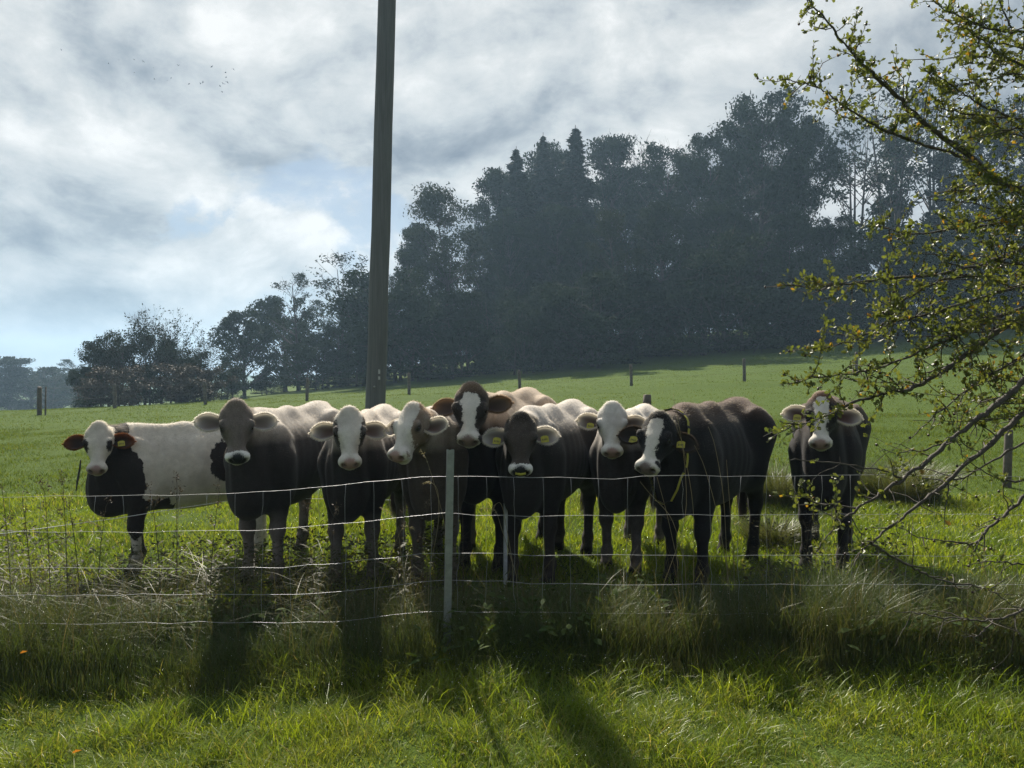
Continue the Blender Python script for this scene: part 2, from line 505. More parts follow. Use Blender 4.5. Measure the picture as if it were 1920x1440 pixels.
def build_dew():
    """Drops of dew on the blade tips: too many and too small to count."""
    rng = np.random.default_rng(91)
    pts = []
    for nm, k in (("lawn_grass", 3600), ("tall_grass", 3400), ("grass_tufts", 500), ("pasture_grass", 2600)):
        a = TIPS[nm]
        pts.append(a[rng.choice(len(a), min(k, len(a)), replace=False)])
    c = np.concatenate(pts)
    n = len(c)
    base = np.array([(1, 0, 0), (-1, 0, 0), (0, 1, 0), (0, -1, 0), (0, 0, 1), (0, 0, -1)], float)
    tri = np.array([(0, 2, 4), (2, 1, 4), (1, 3, 4), (3, 0, 4), (2, 0, 5), (1, 2, 5), (3, 1, 5), (0, 3, 5)])
    r = (0.0009 + 0.0011 * rng.random(n) ** 2)[:, None, None] * np.clip(c[:, 1] / 3.6, 0.9, 2.0)[:, None, None]
    V = (c[:, None, :] + base[None] * r).reshape(-1, 3)
    T = (np.arange(n)[:, None, None] * 6 + tri[None]).reshape(-1, 3)
    m, t = new_mat("dew_water")
    tc = t.n('ShaderNodeTexCoord').outputs['Object']
    rr = t.maprange(t.noise(tc, 30.0, 2.0), 0.3, 0.7, 0.22, 0.42)
    p = t.n('ShaderNodeBsdfPrincipled', None, Base_Color=(0.75, 0.78, 0.78, 1.0), Roughness=rr, Metallic=0.7)
    t.n('ShaderNodeOutputMaterial', None, Surface=p.outputs[0])
    o = link("dew", mesh_np("dew", V, T, m, True))
    tag(o, "drops of dew glinting on the grass", "dew", None, "stuff")
build_dew()
# ------------------------------------------------------------------ trees: tapered trunk with limbs, crown of many small leaf faces
BARK = simple_mat("bark", (0.055, 0.045, 0.036), 0.9, var=0.35, scale=8.0, bump=0.4)
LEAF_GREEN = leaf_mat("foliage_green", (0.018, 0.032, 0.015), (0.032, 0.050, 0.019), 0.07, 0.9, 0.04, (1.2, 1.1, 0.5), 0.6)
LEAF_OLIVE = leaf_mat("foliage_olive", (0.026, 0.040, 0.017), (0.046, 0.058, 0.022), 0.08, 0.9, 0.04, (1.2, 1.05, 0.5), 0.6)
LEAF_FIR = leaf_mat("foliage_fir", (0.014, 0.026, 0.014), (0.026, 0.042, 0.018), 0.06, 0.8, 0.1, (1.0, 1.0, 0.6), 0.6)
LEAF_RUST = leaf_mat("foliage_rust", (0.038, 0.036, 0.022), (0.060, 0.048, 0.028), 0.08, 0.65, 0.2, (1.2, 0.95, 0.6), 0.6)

def leaf_quads(C, size, rng, flat=0.0):
    n = len(C)
    a = rng.normal(0, 1, (n, 3)); a[:, 2] *= (1 - flat)
    a /= np.linalg.norm(a, axis=1, keepdims=True)
    b = np.cross(a, rng.normal(0, 1, (n, 3)))
    b /= np.linalg.norm(b, axis=1, keepdims=True)
    s = (size * (0.6 + 0.8 * rng.random(n)))[:, None]
    V = np.stack([C - a * s, C + b * s * .45, C + a * s, C - b * s * .45], 1).reshape(-1, 3)
    return V, np.arange(n * 4).reshape(-1, 4)

def bez(p0, p1, p2, n):
    t = np.linspace(0, 1, n)[:, None]
    return (1 - t) ** 2 * p0 + 2 * t * (1 - t) * p1 + t ** 2 * p2

def broad_tree(seed, H=20.0, W=9.0, base=0.12, limbs=60, per=130, leaf=0.24, clump=1.05, top_heavy=0.0, gap=0.0, mat=None, trunk_r=0.30, multi=1):
    rng = np.random.default_rng(seed)
    parts, leaves = [], []
    lobes = [(rng.normal(0, W * 0.17, 2), rng.uniform(0.45, 0.8) * H, rng.uniform(0.55, 0.9)) for _ in range(7)]
    for m in range(multi):
        off = np.array([rng.normal(0, .5 * (multi > 1)), rng.normal(0, .5 * (multi > 1)), 0])
        lean = np.array([rng.normal(0, .04), rng.normal(0, .04), 0]) * H
        tp = bez(np.array([0, 0, -0.4]) + off, np.array([0, 0, H * .5]) + off + lean * .2, np.array([0, 0, H * .88]) + off + lean, 9)
        tr = np.linspace(trunk_r, trunk_r * 0.14, 9); tr[0] *= 1.35
        parts.append(tube(tp, tr, 7))
        for i in range(limbs // multi):
            f = base + (1 - base) * rng.random() ** (0.85 - 0.3 * top_heavy)
            z = f * H
            # crown envelope: widest a little below the middle, broken by lobes
            e = math.sqrt(max(0.0, 1 - ((f - (0.55 + .1 * top_heavy)) / 0.50) ** 2)) if f > .55 else 0.72 + 0.28 * math.sin((f - base) / max(.01, .55 - base) * math.pi / 2)
            a = rng.random() * 2 * math.pi
            rad = W * 0.5 * e * math.sqrt(rng.uniform(0.12, 1.0)) * (0.75 + 0.4 * vnoise(np.array([a * 1.2 + seed * 3.1]), np.array([f * 5.0]), seed)[0])
            end = np.array([math.cos(a) * rad, math.sin(a) * rad, z]) + off + lean * f
            zf = max(base * H * 0.7, z - rad * rng.uniform(0.5, 0.95))
            k = min(8, max(1, int(zf / (H * .88) * 8)))
            st = tp[k]
            mid = (st + end) / 2 + np.array([0, 0, -0.05 * rad])
            bp = bez(st, mid, end, 5)
            r0 = tr[k] * 0.5
            parts.append(tube(bp, np.linspace(r0, 0.02, 5), 4, cap=False))
            if rng.random() < gap:
                continue
            kk = int(per * rng.uniform(0.6, 1.3))
            r = clump * rng.uniform(0.7, 1.3)
            leaves.append(end + np.clip(rng.normal(0, 1, (kk, 3)), -1.6, 1.6) * np.array([r, r, r * .62]) * 0.62)
            kk2 = kk // 3
            tt = rng.uniform(0.45, 1.0, kk2)[:, None]
            leaves.append(st + (end - st) * tt + np.clip(rng.normal(0, r * .40, (kk2, 3)), -r * .7, r * .7))
            # small twigs
            for _ in range(3):
                q = end + rng.normal(0, r * .7, 3)
                parts.append(tube(np.array([bp[3], (bp[3] + q) / 2 + rng.normal(0, .1, 3), q]), [0.03, 0.02, 0.008], 3, cap=False))
    C = np.concatenate(leaves)
    C[:, 2] = np.maximum(C[:, 2], 0.3)
    lv, lq = leaf_quads(C, leaf, rng)
    tv, tq, tt_ = join(parts)
    return mesh_np("tree_trunk", tv, [tq, tt_], BARK), mesh_np("tree_crown", lv, lq, mat or LEAF_GREEN, False)

def spruce_tree(seed, H=24.0, W=6.0, mat=None):
    rng = np.random.default_rng(seed)
    parts = [tube(np.array([[0, 0, -0.4], [0, 0, H * .5], [0, 0, H]]), [0.30, 0.17, 0.02], 7)]
    V, Q, o = [], [], 0
    z = H * 0.06
    C = []
    while z < H * 0.985:
        f = z / H
        nb = 9 if f < .72 else 6
        for i in range(nb):
            a = rng.random() * 2 * math.pi
            L = max(0.12, W * 0.5 * (1 - f) ** 0.95 * rng.uniform(0.5, 1.12))
            d = np.array([math.cos(a), math.sin(a), 0])
            tip = np.array([0, 0, z]) + d * L + np.array([0, 0, (-0.25 + 0.55 * max(0.0, (f - .7) / .3) ** 1.5 + rng.normal(0, .08)) * L])
            parts.append(tube(np.array([[0, 0, z], (np.array([0, 0, z]) + tip) / 2 + [0, 0, .08 * L], tip]), [0.045 * (1 - f) + .012, .02, .006], 3, cap=False))
            k = max(16, int(L * 30))
            t = rng.uniform(0.12, 1.02, k)[:, None]
            sp = (1 - np.abs(t - .45)) * 0.36 * min(1.0, L)
            pts = np.array([0, 0, z]) * (1 - t) + tip * t + np.array([-d[1], d[0], 0]) * rng.normal(0, 1, (k, 1)) * sp
            pts[:, 2] -= rng.random(k) * 0.34 * min(1, L)
            C.append(pts)
        z += H * (0.016 if f < .72 else 0.008) * rng.uniform(0.5, 1.5)
    C = np.concatenate(C)
    n = len(C)
    out = C * [1, 1, 0]; out /= np.linalg.norm(out, axis=1, keepdims=True) + 1e-6
    a = out * 0.8 + rng.normal(0, .45, (n, 3)); a[:, 2] -= 0.35
    a /= np.linalg.norm(a, axis=1, keepdims=True)
    b = np.cross(a, rng.normal(0, 1, (n, 3))); b /= np.linalg.norm(b, axis=1, keepdims=True)
    s = (0.20 * (0.6 + .8 * rng.random(n)))[:, None]
    lv = np.stack([C - a * s, C + b * s * .34, C + a * s, C - b * s * .34], 1).reshape(-1, 3)
    tv, tq, tt = join(parts)
    return mesh_np("tree_trunk", tv, [tq, tt], BARK), mesh_np("tree_crown", lv, np.arange(n * 4).reshape(-1, 4), mat or LEAF_FIR, False)

def twig_tree(seed, H=10.0, spread=0.55, depth=5, leaf=0.10, leaf_n=5, mat=None, stems=1, r0=0.09, leaf_from=2, up=0.5):
    """Open, half bare tree: recursive branching with sparse leaves at the twigs."""
    rng = np.random.default_rng(seed)
    parts, C = [], []
    def grow(p, d, L, r, lev):
        q = p + d * L
        mid = (p + q) / 2 + rng.normal(0, L * .05, 3)
        parts.append(tube(np.array([p, mid, q]), [r, r * .85, r * .68], 6 if lev < 2 else 3, cap=False))
        if lev >= leaf_from and leaf_n:
            k = rng.poisson(leaf_n)
            t = rng.random(k)[:, None]
            C.append(p + (q - p) * t + rng.normal(0, leaf * 1.1, (k, 3)))
        if lev >= depth:
            return
        nb = 2 if rng.random() < .55 else 3
        for i in range(nb):
            nd = d + rng.normal(0, spread, 3)
            nd[2] += up * 0.35
            nd /= np.linalg.norm(nd)
            grow(q, nd, L * rng.uniform(0.66, 0.88), r * (0.72 if i == 0 else 0.55), lev + 1)
        if lev < depth - 1 and lev > 0 and rng.random() < 0.7:
            nd = d + rng.normal(0, spread * 1.3, 3); nd /= np.linalg.norm(nd)
            grow(mid, nd, L * 0.6, r * .45, lev + 2)
    for s_ in range(stems):
        d = np.array([rng.normal(0, .25 * (stems > 1)), rng.normal(0, .25 * (stems > 1)), 1.0]); d /= np.linalg.norm(d)
        grow(np.array([rng.normal(0, .25 * (stems > 1)), rng.normal(0, .25 * (stems > 1)), -0.2]), d, H * 0.27, r0, 0)
    tv, tq, tt = join(parts)
    zmax = tv[:, 2].max()
    tv = tv * (H / zmax)
    me_c = None
    if C and sum(len(c) for c in C):
        CC = np.concatenate(C) * (H / zmax)
        lv, lq = leaf_quads(CC, leaf, rng)
        me_c = mesh_np("tree_crown", lv, lq, mat or LEAF_GREEN, False)
    return mesh_np("tree_trunk", tv, [tq, tt], BARK), me_c

PROTO = {}
def proto(key, fn, **kw):
    PROTO[key] = (fn(**kw), kw.get('H', 20.0))

proto('broad1', broad_tree, seed=21, H=20.0, W=11.0, limbs=86, per=250, gap=0.05, leaf=0.17)
proto('broad2', broad_tree, seed=22, H=20.0, W=9.0, limbs=78, per=240, gap=0.10, base=0.08, leaf=0.17)
proto('broad3', broad_tree, seed=23, H=20.0, W=8.0, limbs=68, per=230, gap=0.14, mat=LEAF_OLIVE, leaf=0.16)
proto('open1', broad_tree, seed=24, H=20.0, W=8.5, limbs=60, per=130, gap=0.22, leaf=0.15, clump=0.85, base=0.10)
proto('airy', broad_tree, seed=25, H=20.0, W=7.0, limbs=64, per=34, gap=0.30, leaf=0.19, clump=0.9, base=0.22, top_heavy=0.5, multi=3, trunk_r=0.2)
proto('round', broad_tree, seed=29, H=10.0, W=8.0, limbs=80, per=120, gap=0.03, leaf=0.17, clump=0.7, base=0.10, trunk_r=0.22)
proto('shrub', broad_tree, seed=26, H=7.0, W=7.5, limbs=54, per=190, gap=0.0, leaf=0.13, clump=0.8, base=0.03, trunk_r=0.12, multi=3)
proto('rust', broad_tree, seed=27, H=5.0, W=7.0, limbs=50, per=120, gap=0.0, leaf=0.12, clump=0.6, base=0.03, trunk_r=0.10, multi=4, mat=LEAF_RUST)
proto('spruce1', spruce_tree, seed=31, H=24.0, W=12.5)
proto('spruce2', spruce_tree, seed=32, H=24.0, W=10.5)
proto('bare', twig_tree, seed=41, H=12.0, depth=7, leaf_n=0.25, leaf=0.12, r0=0.16, spread=0.36, leaf_from=5)
proto('twig1', twig_tree, seed=42, H=8.0, depth=6, leaf_n=1.5, leaf=0.10, stems=3, r0=0.07, spread=0.36, leaf_from=3)
proto('twig2', twig_tree, seed=43, H=8.0, depth=6, leaf_n=0.9, leaf=0.10, stems=3, r0=0.07, spread=0.40, leaf_from=3)
proto('column', broad_tree, seed=28, H=20.0, W=3.4, limbs=60, per=95, gap=0.05, leaf=0.20, clump=0.7, base=0.02)

def put_tree(key, u, vtop, y, label, group=None, wide=1.0, rz=None, name="tree", cat="tree"):
    (tm, cm), H = PROTO[key]
    b = P(u, 700, y)
    z = gz(b.x, y)
    top = P(u, vtop, y).z
    s = (top - z) / H
    o = empty(name, (b.x, y, z), random.random() * 6.28 if rz is None else rz)
    o.scale = (s * wide, s * wide, s)
    tag(o, label, cat, group)
    link("trunk", tm, o)
    if cm: link("crown", cm, o)
    return o

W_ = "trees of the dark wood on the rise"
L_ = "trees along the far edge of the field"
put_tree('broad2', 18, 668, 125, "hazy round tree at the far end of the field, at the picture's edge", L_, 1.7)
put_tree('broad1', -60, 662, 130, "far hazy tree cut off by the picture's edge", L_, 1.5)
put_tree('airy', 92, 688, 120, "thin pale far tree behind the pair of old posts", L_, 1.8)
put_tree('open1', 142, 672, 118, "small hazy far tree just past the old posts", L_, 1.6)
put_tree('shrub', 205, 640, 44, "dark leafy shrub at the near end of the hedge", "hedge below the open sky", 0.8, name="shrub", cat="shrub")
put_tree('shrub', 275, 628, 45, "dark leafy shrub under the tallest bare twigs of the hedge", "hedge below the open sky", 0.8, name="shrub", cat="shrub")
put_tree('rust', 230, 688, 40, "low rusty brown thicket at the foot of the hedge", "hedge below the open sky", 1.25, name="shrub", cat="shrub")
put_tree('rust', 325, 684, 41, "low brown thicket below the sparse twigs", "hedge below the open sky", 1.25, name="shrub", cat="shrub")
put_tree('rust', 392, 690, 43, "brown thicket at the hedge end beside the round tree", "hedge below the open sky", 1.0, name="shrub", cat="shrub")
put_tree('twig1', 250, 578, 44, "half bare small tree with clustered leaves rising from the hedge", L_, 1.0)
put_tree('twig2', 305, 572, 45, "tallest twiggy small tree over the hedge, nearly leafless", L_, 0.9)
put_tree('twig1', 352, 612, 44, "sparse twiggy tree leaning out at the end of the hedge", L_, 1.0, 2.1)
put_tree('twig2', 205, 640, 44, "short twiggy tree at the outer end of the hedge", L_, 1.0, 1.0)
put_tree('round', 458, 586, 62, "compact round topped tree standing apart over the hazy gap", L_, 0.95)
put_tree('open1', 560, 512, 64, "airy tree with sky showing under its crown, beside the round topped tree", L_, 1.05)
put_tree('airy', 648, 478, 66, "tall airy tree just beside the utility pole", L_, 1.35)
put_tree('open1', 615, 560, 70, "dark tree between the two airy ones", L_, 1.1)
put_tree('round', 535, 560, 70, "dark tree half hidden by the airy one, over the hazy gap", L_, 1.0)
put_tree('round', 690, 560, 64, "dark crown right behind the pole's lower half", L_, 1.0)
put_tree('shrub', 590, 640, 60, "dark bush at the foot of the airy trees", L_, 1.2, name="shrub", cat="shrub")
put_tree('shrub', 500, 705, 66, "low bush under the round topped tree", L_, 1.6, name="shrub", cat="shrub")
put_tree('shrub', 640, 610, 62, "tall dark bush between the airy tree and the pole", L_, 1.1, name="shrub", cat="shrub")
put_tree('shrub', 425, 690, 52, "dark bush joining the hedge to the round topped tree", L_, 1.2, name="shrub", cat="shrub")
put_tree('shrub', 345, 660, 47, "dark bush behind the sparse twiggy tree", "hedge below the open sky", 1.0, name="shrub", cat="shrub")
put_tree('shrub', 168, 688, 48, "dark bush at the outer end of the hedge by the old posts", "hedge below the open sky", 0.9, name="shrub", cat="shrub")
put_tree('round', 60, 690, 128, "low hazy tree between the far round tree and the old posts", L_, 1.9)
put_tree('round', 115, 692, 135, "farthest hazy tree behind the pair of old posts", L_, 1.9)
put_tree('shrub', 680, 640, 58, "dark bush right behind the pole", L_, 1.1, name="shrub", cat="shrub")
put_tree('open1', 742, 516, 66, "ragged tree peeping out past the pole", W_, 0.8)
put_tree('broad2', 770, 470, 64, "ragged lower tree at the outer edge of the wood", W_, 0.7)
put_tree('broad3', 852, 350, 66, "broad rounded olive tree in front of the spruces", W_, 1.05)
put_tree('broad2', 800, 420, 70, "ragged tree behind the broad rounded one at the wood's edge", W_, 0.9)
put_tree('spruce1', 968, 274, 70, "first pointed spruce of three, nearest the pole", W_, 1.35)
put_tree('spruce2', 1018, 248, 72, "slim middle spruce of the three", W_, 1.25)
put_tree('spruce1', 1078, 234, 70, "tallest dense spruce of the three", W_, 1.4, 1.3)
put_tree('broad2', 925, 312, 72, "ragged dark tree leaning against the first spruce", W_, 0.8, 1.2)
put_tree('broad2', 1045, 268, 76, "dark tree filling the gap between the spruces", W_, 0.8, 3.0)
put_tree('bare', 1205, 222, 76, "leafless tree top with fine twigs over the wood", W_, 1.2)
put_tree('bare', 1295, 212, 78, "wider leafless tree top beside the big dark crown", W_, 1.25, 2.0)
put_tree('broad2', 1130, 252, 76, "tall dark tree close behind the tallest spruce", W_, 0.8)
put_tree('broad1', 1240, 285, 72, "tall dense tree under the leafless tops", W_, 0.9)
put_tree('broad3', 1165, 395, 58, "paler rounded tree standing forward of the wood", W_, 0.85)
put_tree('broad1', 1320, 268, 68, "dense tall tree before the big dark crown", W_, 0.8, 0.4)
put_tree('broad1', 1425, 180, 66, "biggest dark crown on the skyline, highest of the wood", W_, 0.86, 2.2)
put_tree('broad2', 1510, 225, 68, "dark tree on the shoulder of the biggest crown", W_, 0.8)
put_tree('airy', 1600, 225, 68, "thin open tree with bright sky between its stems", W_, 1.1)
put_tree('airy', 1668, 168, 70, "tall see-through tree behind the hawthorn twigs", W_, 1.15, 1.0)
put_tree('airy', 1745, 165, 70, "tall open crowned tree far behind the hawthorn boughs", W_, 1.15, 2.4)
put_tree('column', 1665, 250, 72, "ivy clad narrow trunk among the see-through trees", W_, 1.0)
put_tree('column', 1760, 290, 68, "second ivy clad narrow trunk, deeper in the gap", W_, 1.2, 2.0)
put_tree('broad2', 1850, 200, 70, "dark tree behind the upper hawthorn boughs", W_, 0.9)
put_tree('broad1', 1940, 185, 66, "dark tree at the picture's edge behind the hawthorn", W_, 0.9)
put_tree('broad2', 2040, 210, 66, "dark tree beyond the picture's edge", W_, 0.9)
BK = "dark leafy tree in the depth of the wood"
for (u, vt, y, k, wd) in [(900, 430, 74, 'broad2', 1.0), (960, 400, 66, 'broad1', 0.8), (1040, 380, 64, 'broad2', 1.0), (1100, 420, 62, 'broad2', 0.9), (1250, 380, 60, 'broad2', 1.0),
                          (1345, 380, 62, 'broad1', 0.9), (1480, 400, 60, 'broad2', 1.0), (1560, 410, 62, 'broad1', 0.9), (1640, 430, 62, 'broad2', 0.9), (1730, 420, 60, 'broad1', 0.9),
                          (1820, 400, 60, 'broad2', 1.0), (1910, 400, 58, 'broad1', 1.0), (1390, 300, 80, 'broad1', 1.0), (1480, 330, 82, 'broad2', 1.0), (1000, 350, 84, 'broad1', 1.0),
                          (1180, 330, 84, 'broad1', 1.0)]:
    put_tree(k, u, vt, y, BK, W_, wd)
BU = "dark bush along the shaded edge of the wood"
for i, u in enumerate(range(735, 2000, 62)):
    yy = 52 + 5 * random.random()
    b = P(u, 700, yy)
    base_v = 690 - (gz(b.x, yy) - CAM_Z) / yy * FPX
    put_tree('shrub', u + random.uniform(-15, 15), base_v - random.uniform(120, 215), yy + 2, BU, "bushes along the edge of the wood", random.uniform(0.9, 1.3), name="bush", cat="bush")
# ------------------------------------------------------------------ utility pole
def build_pole():
    m, t = new_mat("pole_wood")
    tc = t.n('ShaderNodeTexCoord').outputs['Object']
    mp = t.n('ShaderNodeMapping', None, Vector=tc); mp.inputs['Scale'].default_value = (1, 1, 0.03)
    g = t.noise(mp.outputs[0], 45.0, 6.0, 0.7)
    big = t.noise(tc, 1.1, 3.0)
    c = t.mix(t.maprange(g, 0.35, 0.7), (0.106, 0.108, 0.114), (0.170, 0.174, 0.184))
    c = t.mix(t.maprange(big, 0.45, 0.75, 0.0, 0.6), c, (0.118, 0.124, 0.124))
    b = t.n('ShaderNodeBump', None, Strength=0.6, Distance=0.02, Height=g)
    p = t.n('ShaderNodeBsdfPrincipled', None, Base_Color=c, Roughness=0.78, Specular_IOR_Level=0.35, Normal=b.outputs[0])
    t.n('ShaderNodeOutputMaterial', None, Surface=p.outputs[0])
    D = 10.6
    b0 = P(704, 760, D); t0 = P(726, 0, D)
    d = (t0 - b0) / (t0.z - b0.z)
    base = b0 + d * (-0.3 - b0.z)
    top = b0 + d * (9.2 - b0.z)
    root = empty("utility_pole", (base.x, base.y, 0))
    tag(root, "tall leaning wooden utility pole rising behind the herd", "pole")
    n = 14
    rng = np.random.default_rng(5)
    pts = np.array([np.array(base) + (np.array(top) - np.array(base)) * i / (n - 1) for i in range(n)]) - np.array([base.x, base.y, 0])
    pts[1:-1, :2] += rng.normal(0, 0.006, (n - 2, 2))
    rad = np.linspace(0.140, 0.112, n)
    v, q, tt = tube(pts, rad, 28)
    ang = np.arctan2(v[:, 1], v[:, 0])
    link("shaft", mesh_np("pole_shaft", v, [q, tt], m), root)
    # small enamel number plates and a bolt on the near face
    pm = simple_mat("plate", (0.42, 0.42, 0.43), 0.5, var=0.3, scale=40)
    bm = simple_mat("bolt_steel", (0.35, 0.35, 0.36), 0.4, metal=0.8)
    for (u, vv, w, h) in ((711, 697, 0.026, 0.060), (711, 709, 0.026, 0.045)):
        c = P(u, vv, D - 0.143)
        bx = box(w, 0.006, h, (c.x - base.x, c.y - base.y, c.z))
        link("number_plate", mesh_np("plate", bx[0], bx[1], pm, False), root)
    c = P(702, 725, D - 0.138)
    v, q, tt = tube(np.array([[0, 0, 0], [0, -0.02, 0]]) + np.array([c.x - base.x, c.y - base.y, c.z]), 0.014, 8)
    link("bolt", mesh_np("bolt", v, [q, tt], bm), root)
build_pole()

# ------------------------------------------------------------------ wooden post and wire fences
POSTW = simple_mat("weathered_post", (0.105, 0.088, 0.072), 0.9, var=0.4, scale=14, bump=0.5)
def galv(name, col, metal, rough):
    m, t = new_mat(name)
    tc = t.n('ShaderNodeTexCoord').outputs['Object']
    n = t.noise(tc, 30.0, 5.0)
    c = t.mix(t.maprange(n, 0.3, 0.7), tuple(x * 0.7 for x in col), col)
    p = t.n('ShaderNodeBsdfPrincipled', None, Base_Color=c, Roughness=rough, Metallic=metal)
    t.n('ShaderNodeOutputMaterial', None, Surface=p.outputs[0])
    return m
STEEL = galv("galvanised_steel", (0.32, 0.335, 0.345), 0.4, 0.40)
PALE_STEEL = galv("pale_steel", (0.62, 0.64, 0.66), 0.3, 0.4)
WIRE = galv("fence_wire", (0.52, 0.52, 0.53), 0.6, 0.50)

def wood_post(parent, x, y, h, r, seed, loc0=(0, 0, 0)):
    rng = np.random.default_rng(seed)
    z = gz(x, y)
    lean = rng.normal(0, 0.03, 2)
    pts = np.array([[0, 0, -0.3], [lean[0] * .3, lean[1] * .3, h * .4], [lean[0] * .8, lean[1] * .8, h * .9], [lean[0], lean[1], h]]) + [x - loc0[0], y - loc0[1], z - loc0[2]]
    v, q, t = tube(pts, [r * 1.05, r, r * .98, r * .85], 10)
    v += rng.normal(0, r * .04, v.shape)
    return link("post", mesh_np("post", v, [q, t], POSTW), parent)

def sag_wire(a, b, sag, n=10):
    t = np.linspace(0, 1, n)[:, None]
    p = np.asarray(a)[None] * (1 - t) + np.asarray(b)[None] * t
    p[:, 2] -= (4 * t[:, 0] * (1 - t[:, 0])) * sag
    return p

def build_far_fence():
    root = empty("pasture_fence", (0, 35, 0))
    tag(root, "far line of wooden posts with wire crossing the rising field", "fence")
    us = [(73, 27.5, 1.0), (215, 33, 1.05), (385, 34.5, 1.05), (575, 35, 1.05), (767, 35, 1.10), (975, 35, 1.12), (1184, 35.0, 1.12), (1396, 35.0, 1.14), (1606, 35.5, 1.12), (1820, 36, 1.1)]
    tops = []
    for i, (u, y, h) in enumerate(us):
        x = (u - 960) / FPX * y
        wood_post(root, x, y, h, 0.072 if i else 0.078, i + 3, root.location)
        tops.append((x, y, gz(x, y)))
    for k in (0.95, 0.5):
        pts = np.concatenate([sag_wire((a[0], a[1], a[2] + k), (b[0], b[1], b[2] + k), 0.03, 6)[: (None if i == len(tops) - 2 else -1)] for i, (a, b) in enumerate(zip(tops, tops[1:]))])
        v, q, t = tube(pts - np.array(root.location), 0.0022, 4)
        link("wire", mesh_np("far_wire", v, [q, t], POSTW), root)
    o = empty("old_post", P(85, 775, 27.3)); o.location.z = gz(o.location.x, 27.3)
    v, q, t = tube(np.array([[0, 0, -.2], [0.01, 0, .5], [0.03, 0, 1.02]]), [0.03, 0.028, 0.026], 8)
    link("stake", mesh_np("stake", v, [q, t], POSTW), o)
    tag(o, "thin dark stake close beside the thick far post at the field edge", "post")
build_far_fence()

def near_posts():
    for (u, D, vt, r, lab) in ((1215, 10.0, 740, 0.056, "weathered round post top showing above the backs of the cows"),
                               (1890, 9.6, 806, 0.048, "grey weathered fence post seen through the hawthorn twigs")):
        x = (u - 960) / FPX * D
        root = empty("fence_post", (x, D, gz(x, D)))
        tag(root, lab, "post")
        top = P(u, vt, D).z
        wood_post(root, x, D, top - gz(x, D), r, int(u), root.location)
near_posts()

